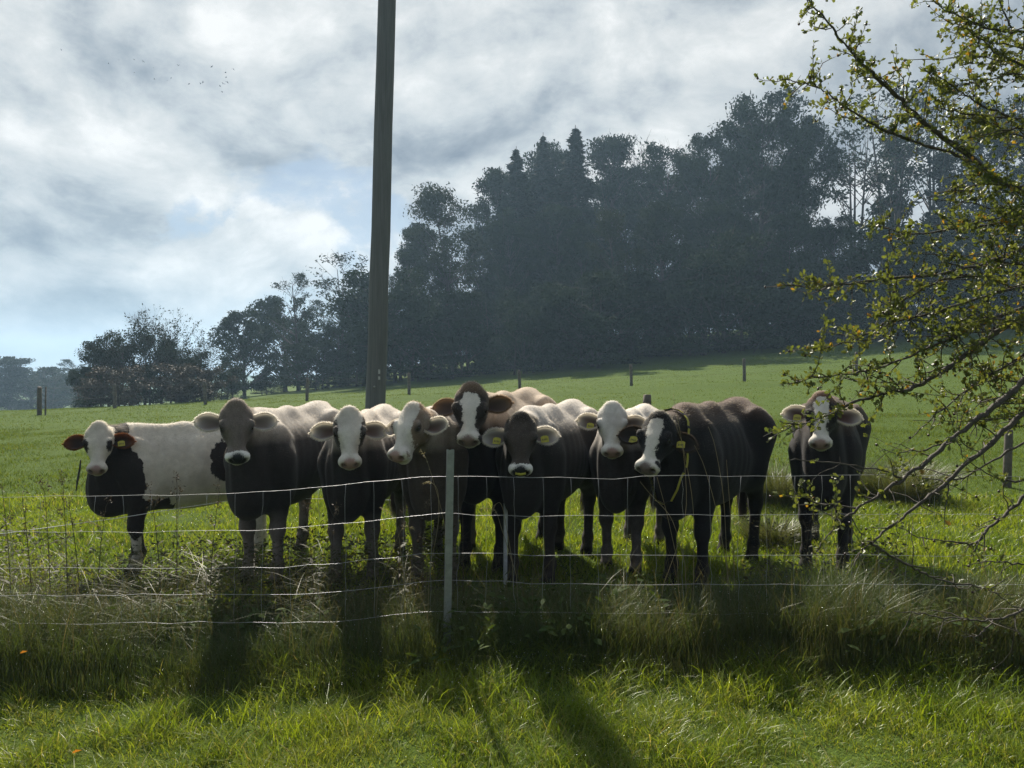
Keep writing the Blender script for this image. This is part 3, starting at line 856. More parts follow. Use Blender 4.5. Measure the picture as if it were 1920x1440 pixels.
def build_wire_fence():
    D0 = 4.14
    root = empty("wire_fence", (P(843, 1200, D0).x, D0, 0))
    tag(root, "woven wire stock fence with galvanised post in front of the herd", "fence")
    org = np.array(root.location)
    # rolled steel post: open channel with lips, drilled
    def channel(w, d, lip, th):
        return np.array([(-w / 2, -d / 2), (w / 2, -d / 2), (w / 2, d / 2), (w / 2 - lip, d / 2), (w / 2 - lip, d / 2 - th), (w / 2 - th, d / 2 - th),
                         (w / 2 - th, -d / 2 + th), (w * 0.12, -d / 2 + th), (0, -d / 2 + th * 3.2), (-w * 0.12, -d / 2 + th), (-w / 2 + th, -d / 2 + th), (-w / 2 + th, d / 2 - th), (-w / 2 + lip, d / 2 - th), (-w / 2 + lip, d / 2), (-w / 2, d / 2)])
    def post(bottom, top, w, d):
        pr = channel(w, d, w * .28, w * .09)
        ca, sa = math.cos(0.25), math.sin(0.25)
        pr = pr @ np.array([[ca, sa], [-sa, ca]])
        k = len(pr)
        lev = 5
        V = np.concatenate([np.concatenate([pr, np.zeros((k, 1))], 1) + (np.asarray(bottom) + (np.asarray(top) - np.asarray(bottom)) * i / (lev - 1)) for i in range(lev)])
        Q = np.array([[i * k + j, i * k + (j + 1) % k, (i + 1) * k + (j + 1) % k, (i + 1) * k + j] for i in range(lev - 1) for j in range(k)])
        me = mesh_np("steel_post", V - org, Q, STEEL if w > 0.03 else PALE_STEEL, False)
        o = link("post", me, root)
        # end caps
        bp = me
        return o
    b, t = P(838, 1210, D0), P(844.5, 843, D0)
    b = b + (b - t) * 0.25
    p1 = post(b, t, 0.037, 0.030)
    # wire clips on the post
    b2, t2 = P(947, 1110, 5.25), P(948.5, 921, 5.25)
    post(b2 + (b2 - t2) * 0.3, t2, 0.024, 0.020)
    # horizontal wires, photo pixels (u, v) at the post line
    wires = [
        [(-200, 931), (60, 930), (250, 929), (440, 926), (560, 917), (680, 905), (780, 896), (838, 892), (900, 893), (1040, 896), (1150, 896), (1300, 893), (1440, 892), (1630, 890), (1800, 892), (2100, 893)],
        [(-200, 1000), (60, 997), (250, 996), (470, 995), (560, 989), (680, 978), (838, 964), (1000, 967), (1200, 967), (1400, 965), (1630, 964), (2100, 966)],
        [(-200, 1068), (60, 1066), (250, 1065), (500, 1064), (600, 1059), (720, 1047), (838, 1036), (1000, 1040), (1200, 1041), (1400, 1042), (1630, 1041), (2100, 1043)],
        [(-200, 1118), (60, 1116), (330, 1115), (560, 1115), (660, 1106), (838, 1088), (1000, 1094), (1200, 1096), (1400, 1096), (2100, 1098)],
        [(-200, 1172), (210, 1168), (600, 1167), (838, 1146), (1200, 1150), (2100, 1152)],
    ]
    rng = np.random.default_rng(2)
    curves = []
    for w in wires:
        u = np.array([p[0] for p in w], float); v = np.array([p[1] for p in w], float)
        uu = np.arange(-200, 2101, 13.0)
        vv = np.interp(uu, u, v)
        for _ in range(3):
            vv[1:-1] = (vv[:-2] + vv[1:-1] * 2 + vv[2:]) / 4
        vv += np.interp(uu, np.arange(-200, 2200, 52), rng.normal(0, 1.3, 47))
        pts = np.array([np.array(P(a, b_, D0 + 0.012)) for a, b_ in zip(uu, vv)])
        curves.append((uu, pts))
        vv_, q, t_ = tube(pts - org, 0.00095, 5)
        link("line_wire", mesh_np("line_wire", vv_, [q, t_], WIRE), root)
    for s in np.arange(-190, 2090, 52.5):
        if abs(s - 843) < 12: continue
        col = []
        for uu, pts in curves:
            sx = s + rng.normal(0, 1.6) + (0 if s > 840 else 0)
            col.append([np.interp(sx, uu, pts[:, i]) for i in range(3)])
        col = np.array(col)
        pts = []
        for a, b_ in zip(col, col[1:]):
            for f in (0, .35, .7):
                w = a * (1 - f) + b_ * f
                if f: w = w + [rng.normal(0, .003), 0, 0]
                pts.append(w)
        pts.append(col[-1])
        v_, q, t_ = tube(np.array(pts) - org, 0.00075, 4)
        link("stay_wire", mesh_np("stay_wire", v_, [q, t_], WIRE), root)
    # knots where stays meet the top wire
    # pale rope of the electric fence behind
    rt = empty("electric_fence_rope", P(60, 990, 5.3))
    pts = np.array([np.array(P(u, v, d)) for u, v, d in ((-120, 1006, 5.0), (10, 1000, 5.15), (120, 985, 5.3), (225, 971, 5.45), (330, 954, 5.7), (435, 938, 6.0), (500, 934, 6.2), (640, 936, 6.6), (760, 938, 6.9))])
    v_, q, t_ = tube(pts - np.array(rt.location), 0.0022, 5)
    link("rope", mesh_np("rope", v_, [q, t_], simple_mat("white_rope", (0.7, 0.7, 0.68), 0.7)), rt)
    tag(rt, "slack white electric fence rope running back past the leftmost cow", "rope")
build_wire_fence()
# ------------------------------------------------------------------ cattle: one smooth body surface per animal from a blended distance field
def sd_ell(p, c, r):
    q = p - c
    k0 = np.sqrt(((q / r) ** 2).sum(1))
    k1 = np.sqrt(((q / (np.asarray(r) ** 2)) ** 2).sum(1)) + 1e-9
    return k0 * (k0 - 1.0) / k1

def sd_cone(p, a, b, ra, rb):
    a, b = np.asarray(a, float), np.asarray(b, float)
    ba = b - a
    q = p - a
    h = np.clip((q @ ba) / (ba @ ba), 0, 1)
    return np.sqrt(((q - h[:, None] * ba) ** 2).sum(1)) - (ra + (rb - ra) * h)

def smin(a, b, k):
    h = np.maximum(k - np.abs(a - b), 0) / k
    return np.minimum(a, b) - h * h * k * 0.25

def smax(a, b, k):
    return -smin(-a, -b, k)

SQ = np.array([1.0, 1.0, 1.0])

class Cow:
    """Local frame: x forward, y left, z up, feet on z = 0."""
    def __init__(s, poll, look, pitch, roll=0.0, legs=None, fat=1.0, tail=0.0):
        s.poll = np.asarray(poll, float)
        f = np.array([math.cos(look) * math.cos(pitch), math.sin(look) * math.cos(pitch), -math.sin(pitch)])
        c = np.array([math.cos(look) * math.sin(pitch), math.sin(look) * math.sin(pitch), math.cos(pitch)])
        b = np.cross(c, f)                       # to the animal's left
        b2 = b * math.cos(roll) + c * math.sin(roll)
        c2 = c * math.cos(roll) - b * math.sin(roll)
        s.R = np.stack([f, b2, c2])              # rows: face axis, left, forehead normal
        s.legs = legs or (0, 0, 0, 0)
        s.fat = fat
        s.tail = tail
    HS = np.array([0.875, 0.945, 0.90])
    def H(s, a, b, c):
        a, b, c = a * s.HS[0], b * s.HS[1], c * s.HS[2]
        return s.poll + s.R[0] * a + s.R[1] * b + s.R[2] * c
    def to_head(s, p):
        return ((p - s.poll) @ s.R.T) / s.HS
    def from_head(s, q):
        return (q * s.HS) @ s.R + s.poll
    def head(s, p):
        q = s.to_head(p)
        qa = q.copy(); qa[:, 1] = np.abs(qa[:, 1])
        d = sd_cone(q * [1, 0.90, 1], (0.060, 0, -0.045), (0.20, 0, -0.045), 0.066, 0.090)
        d = smin(d, sd_ell(q, (0.125, 0, 0.018), (0.14, 0.074, 0.036)), 0.04)
        d = smin(d, sd_ell(q, (0.015, 0, -0.005), (0.048, 0.052, 0.048)), 0.045)
        d = smin(d, sd_ell(qa, (0.085, 0.070, -0.035), (0.05, 0.034, 0.045)), 0.04)
        d = smin(d, sd_ell(qa, (0.192, 0.086, 0.008), (0.050, 0.026, 0.036)), 0.024)
        d = smin(d, sd_cone(q * [1, 1.06, 1], (0.21, 0, -0.03), (0.385, 0, -0.022), 0.072, 0.050), 0.045)
        d = smin(d, sd_ell(q, (0.30, 0, 0.026), (0.13, 0.032, 0.026)), 0.03)
        d = smin(d, sd_ell(q, (0.412, 0, -0.020), (0.058, 0.079, 0.057)), 0.040)
        d = smin(d, sd_ell(qa, (0.426, 0.040, 0.012), (0.040, 0.036, 0.037)), 0.03)
        d = smin(d, sd_cone(q * [1, 1.0, 1], (0.13, 0, -0.125), (0.375, 0, -0.072), 0.070, 0.040), 0.05)
        d = smin(d, sd_ell(qa, (0.14, 0.062, -0.095), (0.095, 0.030, 0.070)), 0.04)
        d = smin(d, sd_ell(q, (0.405, 0, -0.082), (0.05, 0.05, 0.026)), 0.03)
        # nostrils, mouth line, eye hollows
        n1 = np.array([0.454, 0.043, 0.016])
        d = smax(d, -sd_ell((qa - n1) @ np.array([[0.8, 0.6, 0], [-0.6, 0.8, 0], [0, 0, 1]]), (0, 0, 0), (0.022, 0.012, 0.019)), 0.014)
        d = smax(d, -sd_ell(qa, (0.43, 0.03, -0.060), (0.055, 0.075, 0.005)), 0.014)
        d = smax(d, -sd_ell(qa, (0.20, 0.104, 0.022), (0.027, 0.018, 0.016)), 0.016)
        d = smin(d, sd_ell(qa, (0.178, 0.096, 0.036), (0.036, 0.020, 0.011)), 0.018)
        return d * 0.88
    def body(s, p):
        pa = p.copy(); pa[:, 1] = np.abs(pa[:, 1])
        F = s.fat
        d = sd_ell(p, (-0.05, 0, 0.835), (0.68, 0.315 * F, 0.345))
        d = smin(d, sd_ell(p, (0.40, 0, 0.85), (0.32, 0.20 * F, 0.35)), 0.10)
        d = smin(d, sd_ell(p, (-0.55, 0, 0.97), (0.30, 0.222, 0.27)), 0.12)
        d = smin(d, sd_cone(p, (-0.70, 0, 1.195), (0.0, 0, 1.165), 0.042, 0.052), 0.09)
        d = smin(d, sd_cone(p, (0.0, 0, 1.165), (0.45, 0, 1.175), 0.052, 0.065), 0.10)
        d = smin(d, sd_ell(pa, (-0.42, 0.215, 1.135), (0.075, 0.046, 0.052)), 0.055)
        d = smin(d, sd_ell(pa, (-0.77, 0.105, 1.07), (0.055, 0.042, 0.06)), 0.06)
        d = smin(d, sd_ell(p, (-0.74, 0, 1.16), (0.07, 0.035, 0.05)), 0.06)
        d = smin(d, sd_ell(p, (0.60, 0, 0.68), (0.14, 0.115, 0.19)), 0.12)
        d = smin(d, sd_ell(pa, (0.40, 0.168, 0.88), (0.14, 0.065, 0.25)), 0.06)
        # flank hollow
        d = smax(d, -sd_ell(pa, (-0.30, 0.37, 1.02), (0.14, 0.15, 0.11)), 0.12)
        # neck
        top0, top1 = np.array([0.44, 0, 1.06]), s.H(0.07, 0, -0.10)
        low0, low1 = np.array([0.55, 0, 0.86]), s.H(0.15, 0, -0.165)
        mid = (top0 + top1) * 0.5 + np.array([0.02, 0, 0.015])
        d = smin(d, sd_cone(p, top0, mid, 0.140, 0.105), 0.09)
        d = smin(d, sd_cone(p, mid, top1, 0.105, 0.085), 0.05)
        d = smin(d, sd_cone(p, low0, low1, 0.135, 0.062), 0.08)
        d = smin(d, sd_cone(p, (low0 + low1) / 2 - [0, 0, .07], (0.63, 0, 0.62), 0.035, 0.05), 0.10)
        # ribs, spine knobs and neck folds
        rib = np.clip((np.abs(p[:, 1]) - 0.14) * 12, 0, 1) * np.clip((0.30 - np.abs(p[:, 0] - 0.02)) * 8, 0, 1) * np.clip((0.26 - np.abs(p[:, 2] - 0.90)) * 8, 0, 1)
        d = d + rib * 0.0022 * np.sin(p[:, 0] * 62 + p[:, 2] * 12)
        fold = np.clip((p[:, 0] - 0.46) * 10, 0, 1) * np.clip((0.30 - np.abs(p[:, 2] - 0.88)) * 6, 0, 1)
        d = d + fold * 0.005 * np.sin(p[:, 1] * 75 + p[:, 2] * 9)
        # hind legs
        for sd, off in ((1, s.legs[2]), (-1, s.legs[3])):
            y = sd
            leg = sd_cone(p, (-0.53, y * .15, 0.98), (-0.46 + off * .2, y * .165, 0.70), 0.20, 0.115)
            leg = smin(leg, sd_cone(p, (-0.46 + off * .2, y * .165, 0.72), (-0.66 + off * .7, y * .15, 0.475), 0.115, 0.056), 0.07)
            leg = smin(leg, sd_cone(p, (-0.685 + off * .7, y * .15, 0.50), (-0.65 + off * .7, y * .15, 0.44), 0.045, 0.055), 0.03)
            leg = smin(leg, sd_cone(p, (-0.66 + off * .7, y * .15, 0.46), (-0.635 + off, y * .15, 0.15), 0.047, 0.040), 0.04)
            leg = smin(leg, sd_ell(p, (-0.625 + off, y * .15, 0.125), (0.055, 0.05, 0.045)), 0.04)
            leg = smin(leg, sd_cone(p, (-0.62 + off, y * .15, 0.12), (-0.585 + off, y * .15, 0.03), 0.040, 0.058), 0.02)
            leg = smax(leg, -(p[:, 2] + 0.02), 0.01)
            d = smin(d, leg, 0.10)
        # fore legs
        for sd, off in ((1, s.legs[0]), (-1, s.legs[1])):
            y = sd
            leg = sd_cone(p, (0.43, y * .155, 0.88), (0.37 + off * .2, y * .15, 0.66), 0.125, 0.090)
            leg = smin(leg, sd_cone(p, (0.37 + off * .2, y * .15, 0.68), (0.40 + off * .6, y * .14, 0.42), 0.090, 0.055), 0.05)
            leg = smin(leg, sd_ell(p, (0.405 + off * .6, y * .14, 0.395), (0.056, 0.055, 0.062)), 0.04)
            leg = smin(leg, sd_cone(p, (0.40 + off * .6, y * .14, 0.39), (0.39 + off, y * .14, 0.15), 0.043, 0.038), 0.04)
            leg = smin(leg, sd_ell(p, (0.395 + off, y * .14, 0.13), (0.05, 0.05, 0.045)), 0.04)
            leg = smin(leg, sd_cone(p, (0.395 + off, y * .14, 0.12), (0.43 + off, y * .14, 0.03), 0.040, 0.058), 0.02)
            leg = smax(leg, -(p[:, 2] + 0.02), 0.01)
            d = smin(d, leg, 0.07)
        # tail
        t = s.tail
        tl = [(-0.78, 0, 1.15), (-0.84, 0.02 * t, 1.05), (-0.845, 0.06 * t, 0.80), (-0.83, 0.10 * t, 0.55)]
        for i in range(3):
            d = smin(d, sd_cone(p, tl[i], tl[i + 1], (0.036, 0.026, 0.020)[i], (0.026, 0.020, 0.015)[i]), 0.035)
        return d
    BW = 0.89
    def body_n(s, p):
        # slimmer trunk and stance, while the neck stays centred on the turned head
        q = p.copy()
        k = np.clip((0.75 - p[:, 0]) / 0.25, 0, 1)
        q[:, 1] = p[:, 1] * (1 + (1 / s.BW - 1) * k)
        return s.body(q) * 0.94
    def field(s, p):
        d = s.body_n(p)
        near = ((p - s.H(0.2, 0, -0.05)) ** 2).sum(1) < 0.65 ** 2
        if near.any():
            d[near] = smin(d[near], s.head(p[near]), 0.055)
        return d

def surface_net(f, lo, hi, h):
    B = 5
    lo, hi = np.asarray(lo, float), np.asarray(hi, float)
    nb = np.ceil((hi - lo) / (h * B)).astype(int)
    n = nb * B
    ax = [lo[i] + h * (np.arange(nb[i]) * B + (B - 1) / 2) for i in range(3)]
    C = np.stack(np.meshgrid(*ax, indexing='ij'), -1).reshape(-1, 3)
    dc = f(C)
    act = np.abs(dc) < h * B * 1.25
    F = np.broadcast_to(dc.reshape(nb)[:, None, :, None, :, None], (nb[0], B, nb[1], B, nb[2], B)).copy()
    idx = np.argwhere(act.reshape(nb))
    off = np.stack(np.meshgrid(*[np.arange(B)] * 3, indexing='ij'), -1).reshape(-1, 3)
    gi = idx[:, None, :] * B + off[None]
    vals = f((lo + h * gi.reshape(-1, 3))).reshape(len(idx), -1)
    F[idx[:, 0][:, None], off[:, 0][None], idx[:, 1][:, None], off[:, 1][None], idx[:, 2][:, None], off[:, 2][None]] = vals
    F = F.reshape(n)
    S = F < 0
    cnt = np.zeros(n - 1, np.int8)
    for i in (0, 1):
        for j in (0, 1):
            for k in (0, 1):
                cnt += S[i:n[0] - 1 + i, j:n[1] - 1 + j, k:n[2] - 1 + k]
    cells = np.argwhere((cnt > 0) & (cnt < 8))
    cid = -np.ones(n - 1, np.int32)
    cid[tuple(cells.T)] = np.arange(len(cells))
    acc = np.zeros((len(cells), 3)); w = np.zeros(len(cells))
    for axis in range(3):
        o1, o2 = [(1, 2), (0, 2), (0, 1)][axis]
        for u in (0, 1):
            for v in (0, 1):
                a = np.zeros(3, int); a[o1] = u; a[o2] = v
                b = a.copy(); b[axis] = 1
                fa = F[tuple((cells + a).T)]; fb = F[tuple((cells + b).T)]
                m = (fa < 0) != (fb < 0)
                t = fa[m] / (fa[m] - fb[m])
                acc[m] += a + (b - a) * t[:, None]
                w[m] += 1
    V = lo + h * (cells + acc / w[:, None])
    quads = []
    for axis in range(3):
        o1, o2 = [(1, 2), (2, 0), (0, 1)][axis]
        sl0 = [slice(None)] * 3; sl1 = [slice(None)] * 3
        sl0[axis] = slice(0, n[axis] - 1); sl1[axis] = slice(1, n[axis])
        A, Bv = S[tuple(sl0)], S[tuple(sl1)]
        e = np.argwhere(A != Bv)
        e = e[(e[:, o1] > 0) & (e[:, o2] > 0) & (e[:, o1] < n[o1] - 1) & (e[:, o2] < n[o2] - 1)]
        flip = A[tuple(e.T)]
        d1 = np.zeros(3, int); d1[o1] = 1
        d2 = np.zeros(3, int); d2[o2] = 1
        q = np.stack([cid[tuple((e - d1 - d2).T)], cid[tuple((e - d2).T)], cid[tuple(e.T)], cid[tuple((e - d1).T)]], 1)
        q[~flip] = q[~flip][:, ::-1]
        quads.append(q)
    Q = np.concatenate(quads)
    Q = Q[(Q >= 0).all(1)]
    # pull onto the surface
    for _ in range(2):
        e = h * 0.3
        d0 = f(V)
        g = np.stack([f(V + np.eye(3)[i] * e) - d0 for i in range(3)], 1) / e
        gn = (g ** 2).sum(1) + 1e-6
        V = V - np.clip(d0 / gn, -h * .7, h * .7)[:, None] * g
    g = g / np.sqrt(gn)[:, None]
    return V, Q, g

def coat_material():
    m, t = new_mat("coat")
    at = lambda n: t.n('ShaderNodeAttribute', {'attribute_name': n})
    tc = t.n('ShaderNodeTexCoord').outputs['Object']
    n1 = t.noise(tc, 24.0, 4.0)
    n2 = t.noise(tc, 120.0, 2.0)
    k = t.math('ADD', at('pat').outputs['Fac'], t.math('MULTIPLY_ADD', n1, 0.055, -0.0275))
    k = t.math('ADD', k, t.math('MULTIPLY_ADD', n2, 0.024, -0.012))
    k = t.maprange(k, -0.006, 0.006, smooth=True)
    base = at('col').outputs['Color']
    v = t.maprange(t.math('ADD', t.math('MULTIPLY', n1, 0.5), t.math('MULTIPLY', n2, 0.5)), 0.3, 0.7, 0.7, 1.3)
    vc = t.n('ShaderNodeCombineColor', None, Red=v, Green=v, Blue=v).outputs[0]
    base = t.mix(1.0, base, vc, 'MULTIPLY')
    wv = t.maprange(t.math('ADD', t.math('MULTIPLY', n1, 0.6), t.math('MULTIPLY', n2, 0.4)), 0.3, 0.7, 0.84, 1.12)
    wc = t.n('ShaderNodeCombineColor', None, Red=wv, Green=wv, Blue=wv).outputs[0]
    white = t.mix(1.0, at('wht').outputs['Color'], wc, 'MULTIPLY')
    dirt = t.maprange(t.noise(tc, 4.5, 5.0, 0.6), 0.46, 0.68, 0.0, 0.55)
    white = t.mix(dirt, white, (0.34, 0.30, 0.26))
    c = t.mix(k, base, white)
    nm = t.maprange(t.math('ADD', at('nose').outputs['Fac'], t.math('MULTIPLY_ADD', n2, 0.02, -0.01)), -0.006, 0.008)
    c = t.mix(nm, c, at('nosecol').outputs['Color'])
    oz = t.n('ShaderNodeSeparateXYZ', None, Vector=tc).outputs['Z']
    mud = t.math('MULTIPLY', t.maprange(oz, 0.42, 0.08, 0.0, 1.0), t.maprange(t.noise(tc, 14.0, 5.0), 0.42, 0.62, 0.0, 0.75))
    c = t.mix(mud, c, (0.060, 0.048, 0.036))
    dk = t.maprange(at('dark').outputs['Fac'], 0.0, 1.0)
    c = t.mix(dk, c, (0.012, 0.009, 0.008))
    rough = t.maprange(nm, 0.0, 1.0, 0.80, 0.35)
    fine = t.noise(tc, 320.0, 2.0)
    h = t.math('ADD', t.math('MULTIPLY', n2, 0.6), t.math('MULTIPLY', fine, 0.5))
    b = t.n('ShaderNodeBump', None, Strength=0.5, Distance=0.006, Height=h)
    p = t.n('ShaderNodeBsdfPrincipled', None, Base_Color=c, Roughness=rough, Specular_IOR_Level=0.22,
            Sheen_Weight=0.08, Sheen_Roughness=0.45, Normal=b.outputs[0])
    fur = at('fur').outputs['Fac']
    tr = t.n('ShaderNodeBsdfTranslucent', None, Color=t.mix(t.math('MULTIPLY_ADD', at('halo').outputs['Fac'], 0.50, 0.06), c, (0.86, 0.78, 0.64)))
    mx = t.n('ShaderNodeMixShader', None, i0=t.math('MULTIPLY', fur, 0.55), i1=p.outputs[0], i2=tr.outputs[0])
    t.n('ShaderNodeOutputMaterial', None, Surface=mx.outputs[0])
    return m

def ear_material():
    m, t = new_mat("ear_skin")
    at = lambda n: t.n('ShaderNodeAttribute', {'attribute_name': n})
    c = at('col').outputs['Color']
    p = t.n('ShaderNodeBsdfPrincipled', None, Base_Color=c, Roughness=0.8, Specular_IOR_Level=0.2, Sheen_Weight=0.1)
    tr = t.n('ShaderNodeBsdfTranslucent', None, Color=t.mix(1.0, c, (1.0, 0.97, 0.92), 'MULTIPLY'))
    mx = t.n('ShaderNodeMixShader', None, i0=t.math('MULTIPLY', at('thin').outputs['Fac'], 1.0), i1=p.outputs[0], i2=tr.outputs[0])
    t.n('ShaderNodeOutputMaterial', None, Surface=mx.outputs[0])
    return m

def fur_strands(V, N, flow, length, width, spread, rng):
    """One thin triangle per hair. Returns verts, tris."""
    n = len(V)
    L = length * (0.6 + 0.8 * rng.random(n))
    d = N * spread[0] + flow * spread[1] + rng.normal(0, spread[2], (n, 3))
    d /= np.linalg.norm(d, axis=1, keepdims=True)
    side = np.cross(d, rng.normal(0, 1, (n, 3)))
    side /= np.linalg.norm(side, axis=1, keepdims=True) + 1e-9
    W = width * (0.7 + 0.6 * rng.random(n))[:, None]
    base = V - N * 0.002
    vs = np.stack([base - side * W * .5, base + side * W * .5, base + d * L[:, None]], 1).reshape(-1, 3)
    return vs, np.arange(n * 3).reshape(-1, 3)

COAT = coat_material()
EARM = ear_material()
EYE = simple_mat("cow_eye", (0.006, 0.005, 0.005), 0.12, spec=0.6, var=0.1)
TAGM = None
def tag_material():
    m, t = new_mat("yellow_tag")
    tc = t.n('ShaderNodeTexCoord').outputs['Object']
    nz = t.noise(tc, 60.0, 3.0)
    c = t.mix(t.maprange(nz, .35, .7), (0.62, 0.58, 0.07), (0.50, 0.44, 0.06))
    p = t.n('ShaderNodeBsdfPrincipled', None, Base_Color=c, Roughness=0.45)
    tr = t.n('ShaderNodeBsdfTranslucent', None, Color=c)
    mx = t.n('ShaderNodeMixShader', None, i0=0.35, i1=p.outputs[0], i2=tr.outputs[0])
    t.n('ShaderNodeOutputMaterial', None, Surface=mx.outputs[0])
    return m
TAGM = tag_material()
TAGINK = simple_mat("tag_print", (0.02, 0.02, 0.02), 0.6, var=0.1)

def ear_mesh(side, back_col, in_col, rim_col, droop, fwd, L=0.22, W=0.14):
    """Cupped leaf-shaped ear with thickness, in head coordinates around its root (a, b, c)."""
    nu, nv = 20, 13
    u = np.linspace(0, 1, nu)
    v = np.linspace(-1, 1, nv)
    prof = 0.34 + 0.66 * np.sin(np.clip((u + 0.05) / 0.85, 0, 1.1) * math.pi * 0.62) ** 1.1
    prof = prof * np.sqrt(np.clip(1 - np.clip((u - 0.45) / 0.55, 0, 1) ** 2.0, 0, 1))
    U, Vv = np.meshgrid(u, v, indexing='ij')
    half = W * 0.5 * prof[:, None]
    b = U * L
    w = Vv * half
    cup = (1 - Vv ** 2) * np.minimum(half, 0.05) * 0.85 * (1 - U * .3) + (1 - U) * 0.012
    front = np.stack([w, b, -cup], -1)                        # (a, b, c) : c is towards the open side
    back = np.stack([w * 1.05, b + 0.004 * (U > .9), -cup - 0.012 * (1 - 0.75 * Vv ** 2) * np.sqrt(np.clip(1 - U ** 4, 0.02, 1)) - 0.001], -1)
    rim = np.clip(np.maximum(np.abs(Vv) ** 4, (U ** 6)), 0, 1)
    VV = np.concatenate([front.reshape(-1, 3), back.reshape(-1, 3)])
    g = np.arange(nu * nv).reshape(nu, nv)
    q = np.stack([g[:-1, :-1], g[1:, :-1], g[1:, 1:], g[:-1, 1:]], -1).reshape(-1, 4)
    q2 = q[:, ::-1] + nu * nv
    ring = np.concatenate([g[:, 0], g[-1, 1:], g[-2::-1, -1]])
    e = np.stack([ring[:-1], ring[1:], ring[1:] + nu * nv, ring[:-1] + nu * nv], 1)[:, ::-1]
    Q = np.concatenate([q, q2, e])
    cf = np.asarray(in_col)[None] * (1 - rim.reshape(-1, 1)) + np.asarray(rim_col)[None] * rim.reshape(-1, 1)
    cb = np.asarray(back_col)[None] * (1 - rim.reshape(-1, 1)) + np.asarray(rim_col)[None] * rim.reshape(-1, 1)
    col = np.concatenate([cf, cb])
    thin = np.concatenate([0.06 + 0.6 * rim.reshape(-1), 0.06 + 0.6 * rim.reshape(-1)])
    # long fringe of hair round the edge
    rng = np.random.default_rng(int(abs(droop) * 997) + side * 3 + 5)
    rp = front.reshape(-1, 3)[ring]
    cen = np.array([0.0, L * 0.45, -0.02])
    S, SC = [], []
    for i in range(len(ring) - 1):
        if rp[i][1] < L * 0.12 and False:
            continue
        k = 34
        t = rng.random(k)[:, None]
        base = rp[i] * (1 - t) + rp[i + 1] * t
        out = base - cen; out[:, 2] *= 0.3
        out /= np.linalg.norm(out, axis=1, keepdims=True)
        d = out + rng.normal(0, 0.30, (k, 3)); d[:, 1] += 0.25
        d /= np.linalg.norm(d, axis=1, keepdims=True)
        ln = (0.008 + 0.010 * rng.random(k))[:, None]
        sd_ = np.cross(d, rng.normal(0, 1, (k, 3))); sd_ /= np.linalg.norm(sd_, axis=1, keepdims=True)
        S.append(np.stack([base - d * .006 - sd_ * .0011, base - d * .006 + sd_ * .0011, base + d * ln], 1).reshape(-1, 3))
    S = np.concatenate(S)
    # inside hair near the root
    nS = len(VV)
    VV = np.concatenate([VV, S])
    T = np.arange(len(S)).reshape(-1, 3) + nS
    col = np.concatenate([col, np.repeat(np.asarray(rim_col)[None], len(S), 0)])
    thin = np.concatenate([thin, np.full(len(S), 0.8)])
    # droop (rotate about a axis... tip towards muzzle) and swing forward/back
    ca, sa = math.cos(droop), math.sin(droop)
    x = VV[:, 0] * ca + VV[:, 1] * sa
    y = -VV[:, 0] * sa + VV[:, 1] * ca
    VV[:, 0], VV[:, 1] = x, y
    ca, sa = math.cos(fwd), math.sin(fwd)
    y = VV[:, 1] * ca - VV[:, 2] * sa * 1.0
    z = VV[:, 1] * sa + VV[:, 2] * ca
    VV[:, 1], VV[:, 2] = y, z
    if side < 0:
        VV[:, 1] *= -1
        Q = Q[:, ::-1]
        T = T[:, ::-1]
    return VV, Q, T, col, thin

